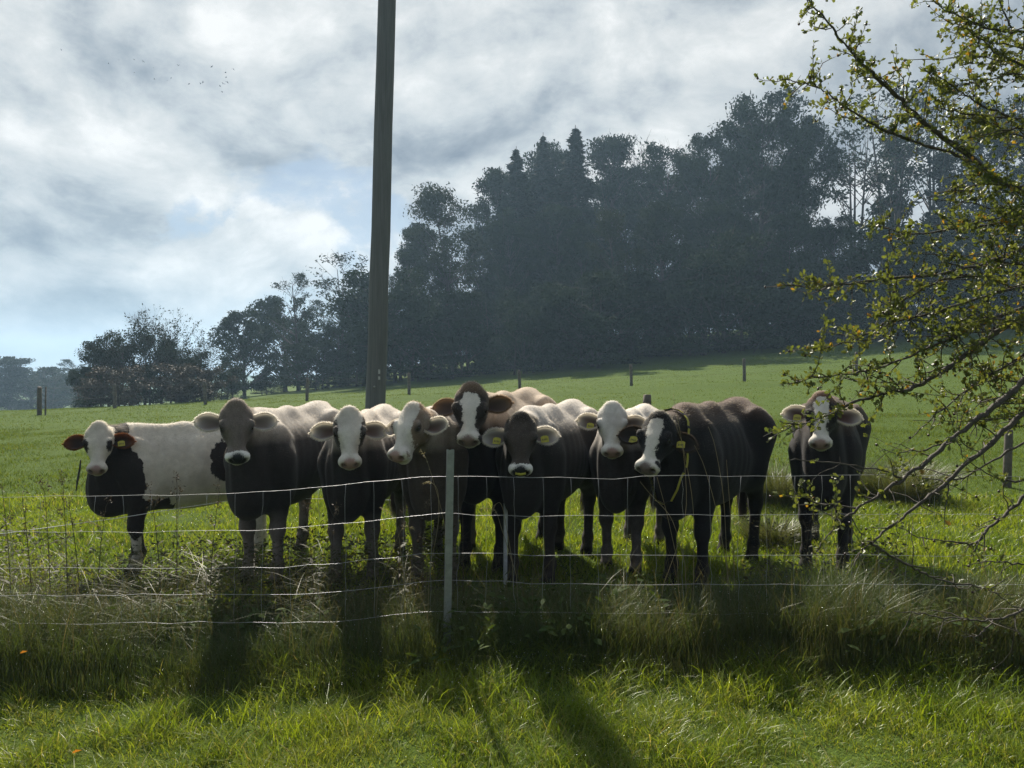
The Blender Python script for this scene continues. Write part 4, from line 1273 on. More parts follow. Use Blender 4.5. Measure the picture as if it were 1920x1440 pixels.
def build_cow(label, origin, heading, head_w, look_w, pitch, coat, roll=0.0, legs=(0, 0, 0, 0), scale=1.0, fat=0.86,
              tail=0.3, tags=(), collar=False, ring=False, ears=None, seed=1, h=0.013, nring=False):
    """origin: world point under the body's middle; heading, look_w: world angles of the body and the face; head_w: world point of the poll."""
    rng = np.random.default_rng(seed)
    root = empty("cow", origin, heading)
    root.scale = (scale,) * 3
    tag(root, label, "cow", "young cattle lined up behind the wire fence")
    rel = (Vector(head_w) - Vector(origin)) / scale
    ch, sh = math.cos(-heading), math.sin(-heading)
    poll = (rel.x * ch - rel.y * sh, rel.x * sh + rel.y * ch, rel.z)
    cow = Cow(poll, look_w - heading, pitch, roll, legs, fat, tail)
    cow.HS = Cow.HS * (1 + np.random.default_rng(seed + 900).uniform(-0.045, 0.045, 3))
    lo = np.minimum([-0.95, -0.46, -0.035], np.array(poll) - 0.55); lo[2] = -0.035
    hi = np.maximum([0.85, 0.46, 1.30], np.array(poll) + 0.55); hi[2] = max(1.30, poll[2] + 0.15)
    V, Q, N = surface_net(cow.field, lo, hi, h)
    q = cow.to_head(V)                                 # head coordinates
    inhead = np.clip(np.minimum((0.13 - np.abs(q[:, 1])) * 20, np.minimum((q[:, 2] + 0.24) * 12, (q[:, 0] + 0.10) * 12)), 0, 1)
    inhead *= (q[:, 0] < 0.6)
    A = coat(V, N, q, inhead)
    # hooves
    A['dark'] = np.maximum(A['dark'], np.clip((0.075 - V[:, 2]) * 60, 0, 1))
    # dark nostrils and eye sockets
    qa = q.copy(); qa[:, 1] = np.abs(qa[:, 1])
    A['dark'] = np.maximum(A['dark'], np.clip(1.5 - np.sqrt((((qa - [0.456, 0.043, 0.016]) / [0.022, 0.016, 0.020]) ** 2).sum(1)), 0, 1))
    A['dark'] = np.maximum(A['dark'], 0.92 * np.clip(2.0 - np.sqrt((((qa - [0.20, 0.104, 0.022]) / [0.028, 0.022, 0.018]) ** 2).sum(1)), 0, 1))
    A['dark'] = np.maximum(A['dark'], 0.6 * np.clip(1.4 - np.sqrt((((qa - [0.45, 0.0, -0.060]) / [0.05, 0.06, 0.008]) ** 2).sum(1)), 0, 1))
    A['fur'] = np.zeros(len(V))
    A['halo'] = np.clip(N[:, 2] * 1.1, 0, 1) * (1 - 0.5 * np.clip(0.12 - A['col'].mean(1), 0, .12) / .12 * (1 - inhead))  # upward facing hair is tinted paler: sun rim painted into the fur colour
    body = link("body", mesh_np("cow_body", V, Q, COAT, True, A), root)
    # fur
    flow = np.tile(np.array([[-0.8, 0.0, -0.5]]), (len(V), 1))
    hm = inhead[:, None]
    flow = flow * (1 - hm) + (cow.R[0][None] * 0.9) * hm
    flow = flow - N * (flow * N).sum(1, keepdims=True)
    wgt = 0.25 + 0.9 * np.clip(N[:, 2], 0, 1) + 0.9 * inhead + 2.2 * inhead * np.clip(0.12 - q[:, 0], 0, .12) / .12
    wgt *= (V[:, 2] > 0.12)
    nose_m = np.clip(A['nose'] * 60 + .5, 0, 1)
    wgt *= (1 - nose_m) * np.where((inhead > .3) & (q[:, 0] > 0.36), 0.15, 1.0)
    n = 22000
    pick = rng.choice(len(V), n, p=wgt / wgt.sum())
    pv = V[pick] + rng.normal(0, h * 0.45, (n, 3)) * (1 - np.abs(N[pick]) * 0.9)
    L = np.where(inhead[pick] > .5, 0.007, 0.011) * (1 + 0.9 * A['curl'][pick])
    fv, ft = fur_strands(pv, N[pick], flow[pick], L, 0.0022, (0.42, 0.85, 0.20), rng)
    FA = {k: np.repeat(a[pick], 3, axis=0) for k, a in A.items() if k not in ('fur',)}
    FA['fur'] = np.ones(n * 3)
    FA['dark'] = FA['dark'] * 0.5
    link("fur", mesh_np("cow_fur", fv, ft, COAT, False, FA), root)
    # eyes
    ph = np.linspace(0, math.pi, 7); th = np.linspace(0, 2 * math.pi, 11)[:-1]
    ev = np.array([[math.sin(a) * math.cos(b), math.sin(a) * math.sin(b), math.cos(a)] for a in ph for b in th])
    eq = np.array([[i * 10 + j, i * 10 + (j + 1) % 10, (i + 1) * 10 + (j + 1) % 10, (i + 1) * 10 + j] for i in range(6) for j in range(10)])
    for sd in (1, -1):
        link("eye", mesh_np("cow_eye", ev * 0.021 + cow.H(0.20, sd * 0.088, 0.012), eq, EYE), root)
    # ears
    ec = ears or {}
    drp = ec.get('droop', (0.12, 0.12)); fw = ec.get('fwd', (-0.15, -0.15))
    drp = tuple(a + rng.uniform(-.10, .10) for a in drp); fw = tuple(a + rng.uniform(-.18, .12) for a in fw)
    for i, sd in enumerate((1, -1)):
        VV, EQ, ET, ecol, ethin = ear_mesh(sd, ec['back'], ec['inside'], ec['rim'], drp[i], fw[i], ec.get('L', 0.182), ec.get('W', 0.128))
        root_h = np.array([0.108, sd * 0.072, -0.042])
        W = (VV + root_h) @ cow.R + cow.poll
        ear = link("ear", mesh_np("cow_ear", W, [EQ, ET], EARM, True, {'col': ecol, 'thin': ethin}), root)
        if i in tags:
            # flag shaped plastic tag hanging in the cup of the ear, with a stud and printed bars
            ca, sa = math.cos(drp[i]), math.sin(drp[i])
            w0, b0 = 0.018, 0.085
            cen = np.array([w0 * ca + b0 * sa, (-w0 * sa + b0 * ca) * sd, -0.015]) + root_h
            tw, thh, tk = 0.050, 0.046, 0.003
            out = [(-.5, -.35), (-.2, -.5), (.2, -.5), (.5, -.35), (.5, .5), (-.5, .5)]
            ring0 = np.array([[y * thh, x * tw, 0.0] for x, y in out])
            tv = np.concatenate([ring0, ring0 + [0, 0, tk]])
            tri = [[0, 1, 2], [0, 2, 3], [0, 3, 4], [0, 4, 5]]
            tt = np.array([[c_, b_, a_] for a_, b_, c_ in tri] + [[a_ + 6, b_ + 6, c_ + 6] for a_, b_, c_ in tri])
            tq = np.array([[k, (k + 1) % 6, (k + 1) % 6 + 6, k + 6] for k in range(6)])
            tl = 0.12
            Rt = np.array([[math.cos(tl), math.sin(tl) * sd, 0], [-math.sin(tl) * sd, math.cos(tl), 0], [0, 0, 1]])
            tvw = (tv @ Rt + cen + [0.012, 0, 0]) @ cow.R + cow.poll
            tg = link("ear_tag", mesh_np("ear_tag", tvw, [tq, tt], TAGM, False), root)
            bars = []
            for bx in (-0.014, -0.005, 0.004, 0.013):
                v_, q_, t_ = box(0.012, 0.004, 0.0012, (0.004, bx, tk + 0.0006))
                bars.append((v_, q_, t_))
            bv, bq, bt = join(bars)
            link("tag_print", mesh_np("tag_print", (bv @ Rt + cen + [0.012, 0, 0]) @ cow.R + cow.poll, bq, TAGINK, False), tg)
    # tail switch
    t0 = np.array([-0.83, 0.10 * tail, 0.56])
    k = 260
    bs = t0 + rng.normal(0, 0.010, (k, 3))
    tip = t0 + np.stack([rng.normal(-0.01, .025, k), rng.normal(0.02, .025, k), -0.22 - 0.12 * rng.random(k)], 1)
    md = (bs + tip) / 2 + rng.normal(0, 0.012, (k, 3))
    sw = np.stack([bs - [0, .0025, 0], bs + [0, .0025, 0], md - [0, .002, 0], md + [0, .002, 0], tip], 1).reshape(-1, 3)
    b0 = np.arange(k)[:, None] * 5
    TA = {kk: np.repeat(a[:1], len(sw), axis=0) for kk, a in A.items()}
    hair_c = ec.get('switch', (0.03, 0.022, 0.018))
    TA['col'] = np.repeat(np.array([hair_c]), len(sw), 0); TA['pat'] = np.full(len(sw), -1.0); TA['nose'] = np.full(len(sw), -1.0)
    TA['dark'] = np.zeros(len(sw)); TA['fur'] = np.full(len(sw), 0.6)
    link("tail_switch", mesh_np("tail_switch", sw, [b0 + np.array([[0, 1, 3, 2]]), b0 + np.array([[2, 3, 4]])], COAT, False, TA), root)
    return root, cow

def base_attrs(n, col, white=(0.62, 0.58, 0.52), nosecol=(0.36, 0.20, 0.17)):
    return {'col': np.repeat(np.array([col], float), n, 0), 'wht': np.repeat(np.array([white], float), n, 0),
            'nosecol': np.repeat(np.array([nosecol], float), n, 0), 'pat': np.full(n, -1.0), 'nose': np.full(n, -1.0),
            'dark': np.zeros(n), 'curl': np.zeros(n)}

def nose_mask(q):
    """Positive on the bare nose pad."""
    return 0.050 - np.sqrt(((q - [0.444, 0, 0.012]) ** 2 * [0.9, 0.66, 0.9]).sum(1))

def lerp(a, b, t):
    return np.asarray(a)[None] * (1 - t[:, None]) + np.asarray(b)[None] * t[:, None]

def blaze(q, top, wt, wm, wb, shift=0.0):
    """Signed white stripe down the face: half widths at the top, the middle and the muzzle."""
    a = q[:, 0]
    half = np.interp(a, [top, top + 0.06, 0.20, 0.32, 0.39, 0.46], [wt * .6, wt, (wt + wm) / 2, wm, wb, wb])
    d = half - np.abs(q[:, 1] - shift)
    d = np.minimum(d, a - top)
    return np.where(q[:, 2] > -0.10, d, -1.0)

def make_coat(kind, body, top=None, white_face=None, **kw):
    """kind is a function of (V, q, inhead) that returns the signed white mask; body is the coat colour, top the sunlit tone painted along the back."""
    def f(V, N, q, inhead):
        n = len(V)
        A = base_attrs(n, body, kw.get('white', (0.62, 0.58, 0.52)), kw.get('nosecol', (0.36, 0.20, 0.17)))
        col = A['col']
        if top is not None:        # sunlight painted into the coat: paler along the back
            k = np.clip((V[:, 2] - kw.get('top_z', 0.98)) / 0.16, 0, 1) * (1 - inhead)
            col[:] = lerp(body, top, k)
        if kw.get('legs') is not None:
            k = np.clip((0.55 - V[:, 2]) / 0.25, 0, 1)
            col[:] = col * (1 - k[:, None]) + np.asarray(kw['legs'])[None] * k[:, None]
        if kw.get('face') is not None:
            col[:] = col * (1 - inhead[:, None]) + np.asarray(kw['face'])[None] * inhead[:, None]
        if kw.get('poll') is not None:
            k = inhead * np.clip((0.10 - q[:, 0]) / 0.08, 0, 1)
            col[:] = col * (1 - k[:, None]) + np.asarray(kw['poll'])[None] * k[:, None]
        if kw.get('flank') is not None:
            fc, lo_, hi_ = kw['flank']
            k = np.clip((V[:, 0] - lo_) / (hi_ - lo_), 0, 1) * (1 - inhead)
            col[:] = col * (1 - k[:, None]) + np.asarray(fc)[None] * k[:, None]
        A['pat'] = kind(V, q, inhead)
        A['nose'] = np.where(inhead > 0.3, nose_mask(q), -1.0)
        A['curl'] = inhead * np.clip((0.10 - q[:, 0]) / 0.1, 0, 1) * 0.9 + kw.get('curl', 0.0) * np.clip((V[:, 2] - 1.0) * 5, 0, 1) * (1 - inhead)
        return A
    return f
# ------------------------------------------------------------------ the herd
CAMV = Vector((0, 0, CAM_Z))
def toward(u, y):
    """World angle of the direction from a point on the ground column u back to the camera."""
    x = (u - 960) / FPX * y
    return math.atan2(-y, -x)

def place(u_front, y_front, u_rear, y_rear, scale):
    """Origin and heading from where the shoulders and the rump stand."""
    f = np.array([(u_front - 960) / FPX * y_front, y_front])
    r = np.array([(u_rear - 960) / FPX * y_rear, y_rear])
    d = f - r
    hd = math.atan2(d[1], d[0])
    c = f - d / np.linalg.norm(d) * 0.42 * scale
    return (c[0], c[1], gz(c[0], c[1]) + 0.0), hd

BROWN_D = (0.030, 0.022, 0.018)
BLACK = (0.011, 0.010, 0.011)
TAUPE = (0.155, 0.125, 0.105)
PALE_E = dict(back=(0.12, 0.10, 0.08), inside=(0.105, 0.070, 0.055), rim=(0.94, 0.91, 0.85))
GREY_E = dict(back=(0.12, 0.10, 0.09), inside=(0.17, 0.14, 0.12), rim=(0.94, 0.92, 0.88))
DARK_E = dict(back=(0.02, 0.016, 0.014), inside=(0.020, 0.015, 0.014), rim=(0.05, 0.035, 0.028))
RED_E = dict(back=(0.030, 0.016, 0.011), inside=(0.025, 0.014, 0.012), rim=(0.24, 0.095, 0.035))
BRN_E = dict(back=(0.10, 0.065, 0.045), inside=(0.075, 0.05, 0.04), rim=(0.40, 0.29, 0.19))
PINK = (0.34, 0.22, 0.195)

def spot2(V, c, r):
    q = (V - c) / r
    return (1 - np.sqrt((q ** 2).sum(1))) * float(np.min(r))

def cow1(V, q, inh):
    # white body with dark fore end; white face with dark eye rings
    front = V[:, 0] - 0.40 + 0.16 * np.clip(0.95 - V[:, 2], -1, 1) + 0.03 * np.sin(V[:, 2] * 9.0)
    front = np.maximum(front, np.where(V[:, 0] > 0.1, (0.62 - V[:, 2]) * 0.4, -1))
    pat = -front
    for c, r in (((-0.22, -0.25, 0.86), (0.10, 0.30, 0.14)), ((-0.28, 0.28, 0.90), (0.13, 0.30, 0.20)), 
                 ((-0.76, 0.0, 1.12), (0.10, 0.16, 0.10)), ((-0.66, 0.2, 0.8), (0.1, 0.2, 0.12))):
        pat = np.minimum(pat, -spot2(V, np.array(c), np.array(r)))
    pat = pat + 0.06 * (vnoise(V[:, 0] * 9 + 20, V[:, 2] * 9 + 3, 51) - 0.5) + 0.04 * (vnoise(V[:, 0] * 23 + 5, V[:, 2] * 23, 52) - 0.5)
    pat = np.maximum(pat, np.where(V[:, 0] > 0.2, np.minimum(0.018 - np.abs(V[:, 1] - 0.12 - 0.05 * np.sin(V[:, 2] * 9)), 0.44 - V[:, 2]), -1))
    face = np.minimum(0.2, q[:, 2] + 0.115)
    eye = -spot2(np.stack([q[:, 0], np.abs(q[:, 1]), q[:, 2]], 1), np.array([0.205, 0.10, 0.01]), np.array([0.065, 0.042, 0.06]))
    face = np.minimum(face, eye)
    return np.where(inh > 0.25, face, pat)

def none(V, q, inh):
    return np.full(len(V), -1.0)

def muzzle_ring(q, a0=0.398):
    return np.minimum(q[:, 0] - a0 - 0.10 * np.clip(-q[:, 2] - 0.04, 0, 1), 0.2)

def cow2(V, q, inh):
    return np.where(inh > 0.3, muzzle_ring(q), -1.0)

def cow3(V, q, inh):
    return np.where(inh > 0.25, blaze(q, -0.08, 0.105, 0.052, 0.090), -1.0)

def cow4(V, q, inh):
    return np.where(inh > 0.25, blaze(q, -0.015, 0.085, 0.070, 0.092, -0.012), -1.0)

def cow5(V, q, inh):
    return np.where(inh > 0.25, blaze(q, 0.075, 0.062, 0.036, 0.070), -1.0)

def cow7(V, q, inh):
    return np.where(inh > 0.2, blaze(q, -0.10, 0.125, 0.085, 0.092), -1.0)

def cow8(V, q, inh):
    d = blaze(q, 0.055, 0.056, 0.030, 0.080)
    d = np.minimum(d, -spot2(q, np.array([0.40, 0.075, 0.0]), np.array([0.035, 0.05, 0.05])))
    return np.where(inh > 0.25, d, -1.0)

def cow9(V, q, inh):
    return np.where(inh > 0.25, blaze(q, 0.04, 0.055, 0.040, 0.075), -1.0)

HERD = []
NEAR = 0.95
def add(label, uf, yf, ur, yr, poll, pitch, coat, scale, turn=0.0, **kw):
    org, hd = place(uf, yf * NEAR, ur, yr * NEAR, scale)
    poll = (poll[0], poll[1], poll[2] * NEAR)
    pw = P(*poll)
    look = toward(poll[0], poll[2]) + math.radians(turn)
    HERD.append(build_cow(label, org, hd, pw, look, math.radians(pitch), coat, scale=scale * 1.01, **kw))
    return HERD[-1]

# turn: positive swings the face towards picture right
add("white bodied cow with dark neck and reddish rimmed ears, far end by the open field", 245, 6.35, 540, 7.15, (186, 797, 6.02), 60,
    make_coat(cow1, (0.020, 0.014, 0.012), nosecol=(0.30, 0.20, 0.18), white=(0.60, 0.55, 0.47), curl=1.0), 0.93, turn=-6, ears=dict(RED_E, droop=(0.10, -0.05), fwd=(-0.1, -0.1)),
    legs=(0.02, -0.06, 0.05, -0.08), tags=(0,), seed=101)
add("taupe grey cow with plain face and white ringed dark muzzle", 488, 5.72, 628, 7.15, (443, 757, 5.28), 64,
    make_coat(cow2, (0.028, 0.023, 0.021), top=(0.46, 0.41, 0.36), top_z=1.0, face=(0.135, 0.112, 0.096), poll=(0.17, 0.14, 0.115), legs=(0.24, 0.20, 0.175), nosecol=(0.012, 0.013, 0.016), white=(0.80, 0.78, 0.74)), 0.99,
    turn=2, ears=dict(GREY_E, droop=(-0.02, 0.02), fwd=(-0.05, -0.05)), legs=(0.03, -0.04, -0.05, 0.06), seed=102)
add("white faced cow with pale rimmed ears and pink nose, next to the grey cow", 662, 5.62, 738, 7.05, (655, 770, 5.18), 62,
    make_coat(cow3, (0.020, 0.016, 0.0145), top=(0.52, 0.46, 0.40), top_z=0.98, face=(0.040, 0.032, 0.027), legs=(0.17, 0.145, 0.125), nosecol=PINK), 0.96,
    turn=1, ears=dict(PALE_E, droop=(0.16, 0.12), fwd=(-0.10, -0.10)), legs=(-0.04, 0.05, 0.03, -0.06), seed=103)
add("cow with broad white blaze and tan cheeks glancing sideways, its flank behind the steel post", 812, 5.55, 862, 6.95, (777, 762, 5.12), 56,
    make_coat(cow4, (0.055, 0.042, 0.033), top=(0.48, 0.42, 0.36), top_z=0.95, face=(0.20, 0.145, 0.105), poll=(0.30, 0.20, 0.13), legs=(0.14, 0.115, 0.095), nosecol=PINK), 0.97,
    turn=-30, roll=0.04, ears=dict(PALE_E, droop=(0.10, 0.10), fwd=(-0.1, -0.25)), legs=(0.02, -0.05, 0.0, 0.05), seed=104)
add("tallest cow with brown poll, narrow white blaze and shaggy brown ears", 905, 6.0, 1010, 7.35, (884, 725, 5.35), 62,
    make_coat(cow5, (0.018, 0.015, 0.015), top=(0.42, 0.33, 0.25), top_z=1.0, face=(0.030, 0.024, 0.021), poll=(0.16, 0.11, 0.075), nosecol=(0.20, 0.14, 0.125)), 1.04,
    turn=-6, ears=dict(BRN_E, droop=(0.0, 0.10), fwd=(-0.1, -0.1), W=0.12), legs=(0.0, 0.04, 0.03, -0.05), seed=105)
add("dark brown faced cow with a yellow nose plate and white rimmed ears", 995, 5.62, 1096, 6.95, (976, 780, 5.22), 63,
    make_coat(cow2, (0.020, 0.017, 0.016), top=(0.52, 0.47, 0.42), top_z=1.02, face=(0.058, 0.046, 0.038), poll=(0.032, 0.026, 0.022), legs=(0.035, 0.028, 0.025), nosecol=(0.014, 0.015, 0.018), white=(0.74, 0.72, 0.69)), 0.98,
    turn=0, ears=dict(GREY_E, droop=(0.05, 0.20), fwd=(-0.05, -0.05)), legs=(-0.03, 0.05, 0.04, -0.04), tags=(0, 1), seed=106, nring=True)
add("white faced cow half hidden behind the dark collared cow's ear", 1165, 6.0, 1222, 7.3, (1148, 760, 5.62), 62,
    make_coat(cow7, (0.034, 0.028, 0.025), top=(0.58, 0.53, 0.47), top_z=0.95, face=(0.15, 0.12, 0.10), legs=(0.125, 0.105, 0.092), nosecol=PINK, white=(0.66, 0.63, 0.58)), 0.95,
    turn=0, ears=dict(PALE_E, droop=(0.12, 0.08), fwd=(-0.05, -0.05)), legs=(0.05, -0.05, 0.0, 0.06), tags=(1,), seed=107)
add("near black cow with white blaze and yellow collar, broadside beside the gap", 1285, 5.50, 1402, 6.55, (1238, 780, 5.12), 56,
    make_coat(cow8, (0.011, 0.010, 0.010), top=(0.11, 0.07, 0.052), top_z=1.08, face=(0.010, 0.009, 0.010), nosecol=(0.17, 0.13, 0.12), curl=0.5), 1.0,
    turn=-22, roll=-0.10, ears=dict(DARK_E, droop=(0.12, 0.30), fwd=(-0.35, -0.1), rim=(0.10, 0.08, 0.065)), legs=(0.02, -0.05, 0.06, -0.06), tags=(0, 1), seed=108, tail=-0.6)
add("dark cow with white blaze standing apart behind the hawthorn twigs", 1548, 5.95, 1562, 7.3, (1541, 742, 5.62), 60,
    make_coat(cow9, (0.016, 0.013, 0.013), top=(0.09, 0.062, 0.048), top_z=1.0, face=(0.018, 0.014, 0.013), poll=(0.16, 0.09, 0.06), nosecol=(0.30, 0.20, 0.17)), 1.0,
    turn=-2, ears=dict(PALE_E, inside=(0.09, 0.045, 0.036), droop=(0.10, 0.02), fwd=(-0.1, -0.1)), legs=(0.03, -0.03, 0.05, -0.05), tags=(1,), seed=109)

# yellow nose plate of the brown faced cow and the collar of the black one
def extras():
    root, cow = HERD[5]
    pl = []
    n = 9
    for i in range(n):
        a = (i / (n - 1) - .5) * 1.5
        pl.append(cow.H(0.470 - 0.012 * abs(a), 0.034 * math.sin(a) / math.sin(.75), 0.020 + 0.004 * abs(a)))
    v, q, t = tube(np.array(pl), 0.0085, 8)
    o = link("nose_plate", mesh_np("nose_plate", v, [q, t], TAGM), root)
    o["label"] = "yellow plastic nose plate"
    root, cow = HERD[7]
    # strap round the neck: sample the neck surface in a plane across the neck
    c0 = (np.array([0.50, 0, 1.02]) + cow.H(0.1, 0, -0.12)) / 2 * 1.0
    ax = cow.H(0.1, 0, -0.12) - np.array([0.48, 0, 0.98]); ax /= np.linalg.norm(ax)
    c0 = np.array([0.48, 0, 0.98]) + ax * 0.20
    up = np.array([0, 0, 1.0]); up -= ax * up.dot(ax); up /= np.linalg.norm(up)
    sd_ = np.cross(up, ax)
    N = 48
    ring = []
    for i in range(N):
        a = 2 * math.pi * i / N
        d = up * math.cos(a) + sd_ * math.sin(a)
        rr = np.linspace(0.03, 0.45, 85)
        val = cow.field(c0[None] + d[None] * rr[:, None])
        k = np.argmax(val > 0)
        ring.append((c0, d, rr[k] + 0.006 + 0.05 * max(0.0, -math.cos(a)) ** 2))
    def strap(i0, i1, w, lift, mat, name):
        V = []
        for i in range(i0, i1 + 1):
            c, d, r = ring[i % N]
            for (e, f) in ((-w / 2, 0), (w / 2, 0), (w / 2, lift), (-w / 2, lift)):
                V.append(c + d * (r + f) + ax * e)
        m = i1 - i0
        Q = [[k * 4 + j, k * 4 + (j + 1) % 4, (k + 1) * 4 + (j + 1) % 4, (k + 1) * 4 + j] for k in range(m) for j in range(4)]
        return link(name, mesh_np(name, np.array(V), np.array(Q), mat, False), root)
    cm = simple_mat("collar_web", (0.015, 0.015, 0.016), 0.7)
    col = strap(0, N, 0.036, 0.004, cm, "collar")
    for s0 in range(0, N, 4):
        y = strap(s0, s0 + 3, 0.030, 0.007, TAGM, "collar_sleeve")
        y.parent = col
    # dark strap end dangling at the muzzle of the white bodied cow
    root, cow = HERD[0]
    inv = Matrix.LocRotScale(root.location, root.rotation_euler, root.scale).inverted()
    pts = [inv @ P(u, v, 5.55) for u, v in ((152, 862), (150, 880), (146, 900), (143, 921))]
    V = []
    for p, w in zip(pts, (0.005, 0.009, 0.010, 0.003)):
        a = np.array(p); s_ = np.array([0.5, -0.85, 0]) * w
        V += [a - s_, a + s_, a + s_ + [0.004, 0.003, 0], a - s_ + [0.004, 0.003, 0]]
    Q = [[k * 4 + j, k * 4 + (j + 1) % 4, (k + 1) * 4 + (j + 1) % 4, (k + 1) * 4 + j] for k in range(3) for j in range(4)]
    link("strap", mesh_np("strap", np.array(V), np.array(Q), cm, False), root)
extras()
# ------------------------------------------------------------------ hawthorn reaching in from the side
HAW_BARK = simple_mat("hawthorn_bark", (0.060, 0.050, 0.040), 0.8, var=0.4, scale=60, bump=0.4)
BERRY = simple_mat("haw_berry", (0.030, 0.008, 0.006), 0.35, var=0.2)
HAW_LEAF = leaf_mat("hawthorn_leaf", (0.085, 0.118, 0.034), (0.155, 0.170, 0.050), 0.52, 0.42, 0.45, (1.1, 1.05, 0.50), 9.0)
HAW_LEAF2 = leaf_mat("hawthorn_leaf_yellow", (0.26, 0.22, 0.03), (0.30, 0.17, 0.03), 0.55, 0.45, 0.4, (1.2, 1.0, 0.5), 9.0)

def leaf_shape(kind):
    """Lobed, slightly folded hawthorn leaf of unit length along +x."""
    if kind == 0:
        o = [(0, .02), (.18, .10), (.40, .20), (.46, .42), (.60, .36), (.62, .22), (.78, .30), (.98, .16), (1.0, 0.0)]
    elif kind == 1:
        o = [(0, .02), (.20, .09), (.38, .24), (.55, .34), (.66, .20), (.80, .24), (.90, .14), (1.0, 0.0)]
    else:
        o = [(0, .02), (.25, .10), (.52, .20), (.72, .26), (.80, .16), (.92, .14), (1.0, 0.0)]
    k = len(o)
    V = []
    for x, y in o:
        V.append((x, y, 0.30 * y - 0.16 * x * x))
    for x, y in o[:-1]:
        V.append((x, -y, 0.30 * y - 0.16 * x * x))
    mid = [(x, 0.0, -0.16 * x * x - 0.01) for x, y in o[:-1]]
    m0 = len(V)
    V += mid
    Q, T = [], []
    for i in range(k - 2):
        Q.append((m0 + i, m0 + i + 1, i + 1, i))
        Q.append((m0 + i + 1, m0 + i, k + i, k + i + 1))
    T.append((m0 + k - 2, k - 1, k - 2)); T.append((k - 1, m0 + k - 2, 2 * k - 2))
    return np.array(V, float), np.array(Q), np.array(T)

LEAFSHAPES = [leaf_shape(i) for i in range(3)]

